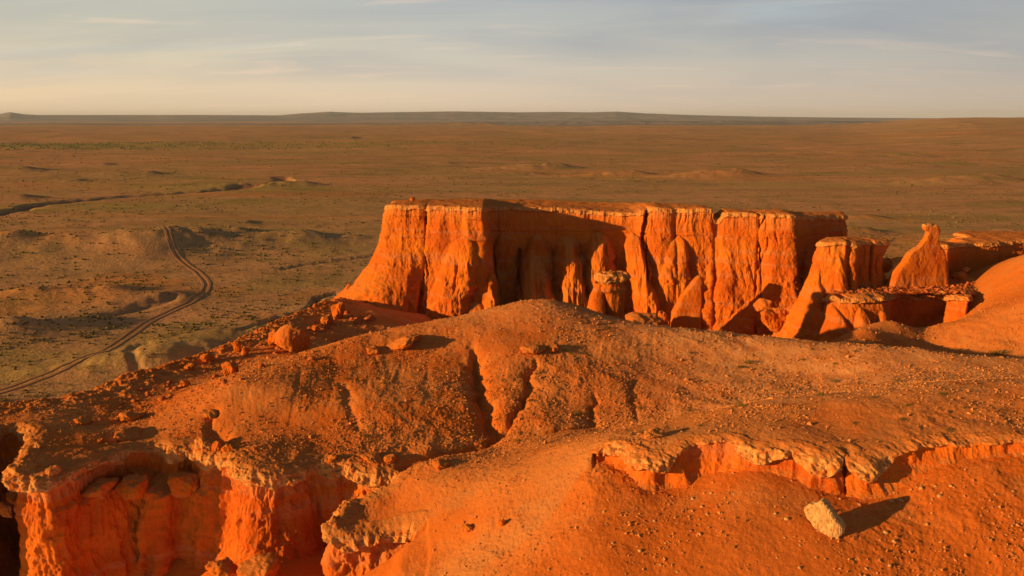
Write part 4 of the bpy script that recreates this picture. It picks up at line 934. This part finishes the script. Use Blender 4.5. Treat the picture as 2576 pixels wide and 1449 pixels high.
# scrub on the plain
def scrub_field():
    r = np.random.default_rng(11); co, f = ICO[1]; n = 30000
    D = 1/(r.uniform(1/1500, 1/135, n)); D = D**.98; x = r.uniform(-.85, .85, n)*D; y = D
    den = smooth(-.25, .35, fb2(x, y, 1/70., 4, .6, seed=61.)); d, _ = udist(x, y, trk, 9.); ok = (r.random(n) < .06+.94*den**1.6) & (d > 2.4) & (sdist(x, y, outp, 60.) < -32)
    x, y = x[ok], y[ok]; n = len(x); z = pz(x, y); s_ = r.uniform(.14, .4, n)*(1+.6*(r.random(n) < .06))+.0006*y
    order = np.argsort(-s_/y); big = order[:230]; rest = order[230:]
    for i in big: o = put(random.choice(SD), 'scrub_bush', (x[i], y[i], z[i]), float(s_[i]*1.5), 'small round dry bush on the flat steppe', 'bush', 'bushes dotted over the steppe'); o.rotation_euler[0] = o.rotation_euler[1] = 0
    x, y, z, s_ = x[rest], y[rest], z[rest], s_[rest]; n = len(x); k = len(co)
    V_ = co[None]*(1+.3*r.normal(size=(n, k, 1)))*s_[:, None, None]; V_[..., 2] = V_[..., 2]*.6
    P = V_+np.stack([x, y, z+.25*s_], 1)[:, None]
    o = mesh_obj('scrub', P.reshape(-1, 3), (f[None]+k*np.arange(n)[:, None, None]).reshape(-1, 3), M_SCRUB, smooth_=False); tag(o, 'sparse dry scrub spread over the steppe', 'scrub', kind='stuff')
    # saxaul belt: far-off wood that reads as one dark green band
    n = 9000; U = r.uniform(-500, 1400, n); V = 355+22*r.random(n)+3*fb2(U, U*.3, .01, 3); den = (smooth(1400, 200, U)*.8+.1)*smooth(-.35, .3, fb2(U, V*6, .02, 4, .6, seed=5.)); ok = r.random(n) < den; U, V = U[ok], V[ok]; n = len(U)
    P = np.array([PG(u, v) for u, v in zip(U, V)]); z = pz(P[:, 0], P[:, 1]); s_ = r.uniform(.5, 1.7, n); V_ = co[None]*(1+.25*r.normal(size=(n, k, 1)))*s_[:, None, None]; V_[..., 2] *= .7
    Q = V_+np.stack([P[:, 0], P[:, 1], z+.4*s_], 1)[:, None]
    o = mesh_obj('far_wood', Q.reshape(-1, 3), (f[None]+k*np.arange(n)[:, None, None]).reshape(-1, 3), M_WOOD, smooth_=False); tag(o, 'far-off dark green belt of low trees across the plain', 'wood', kind='stuff')
scrub_field()

# ------------------------------------------------------------------ haze
def build_haze():
    me = bpy.data.meshes.new('haze'); X0, X1, Y0, Y1, Z0, Z1 = -46000, 46000, -300, 46000, -60, 330
    v = [(x, y, z) for x in (X0, X1) for y in (Y0, Y1) for z in (Z0, Z1)]
    me.from_pydata(v, [], [(0,1,3,2),(4,6,7,5),(0,4,5,1),(2,3,7,6),(0,2,6,4),(1,5,7,3)]); o = bpy.data.objects.new('haze', me); COL.objects.link(o)
    m = bpy.data.materials.new('haze_air'); m.use_nodes = True; nt = m.node_tree; nt.nodes.clear(); out = nt.nodes.new('ShaderNodeOutputMaterial')
    vol = nt.nodes.new('ShaderNodeVolumePrincipled'); vol.inputs['Density'].default_value = 2.5e-5; vol.inputs['Color'].default_value = (.68, .80, 1.0, 1)
    nt.links.new(vol.outputs[0], out.inputs['Volume']); me.materials.append(m); tag(o, kind='stuff')
build_haze()
scene.cycles.max_bounces = 6; scene.cycles.volume_bounces = 0; scene.cycles.diffuse_bounces = 2
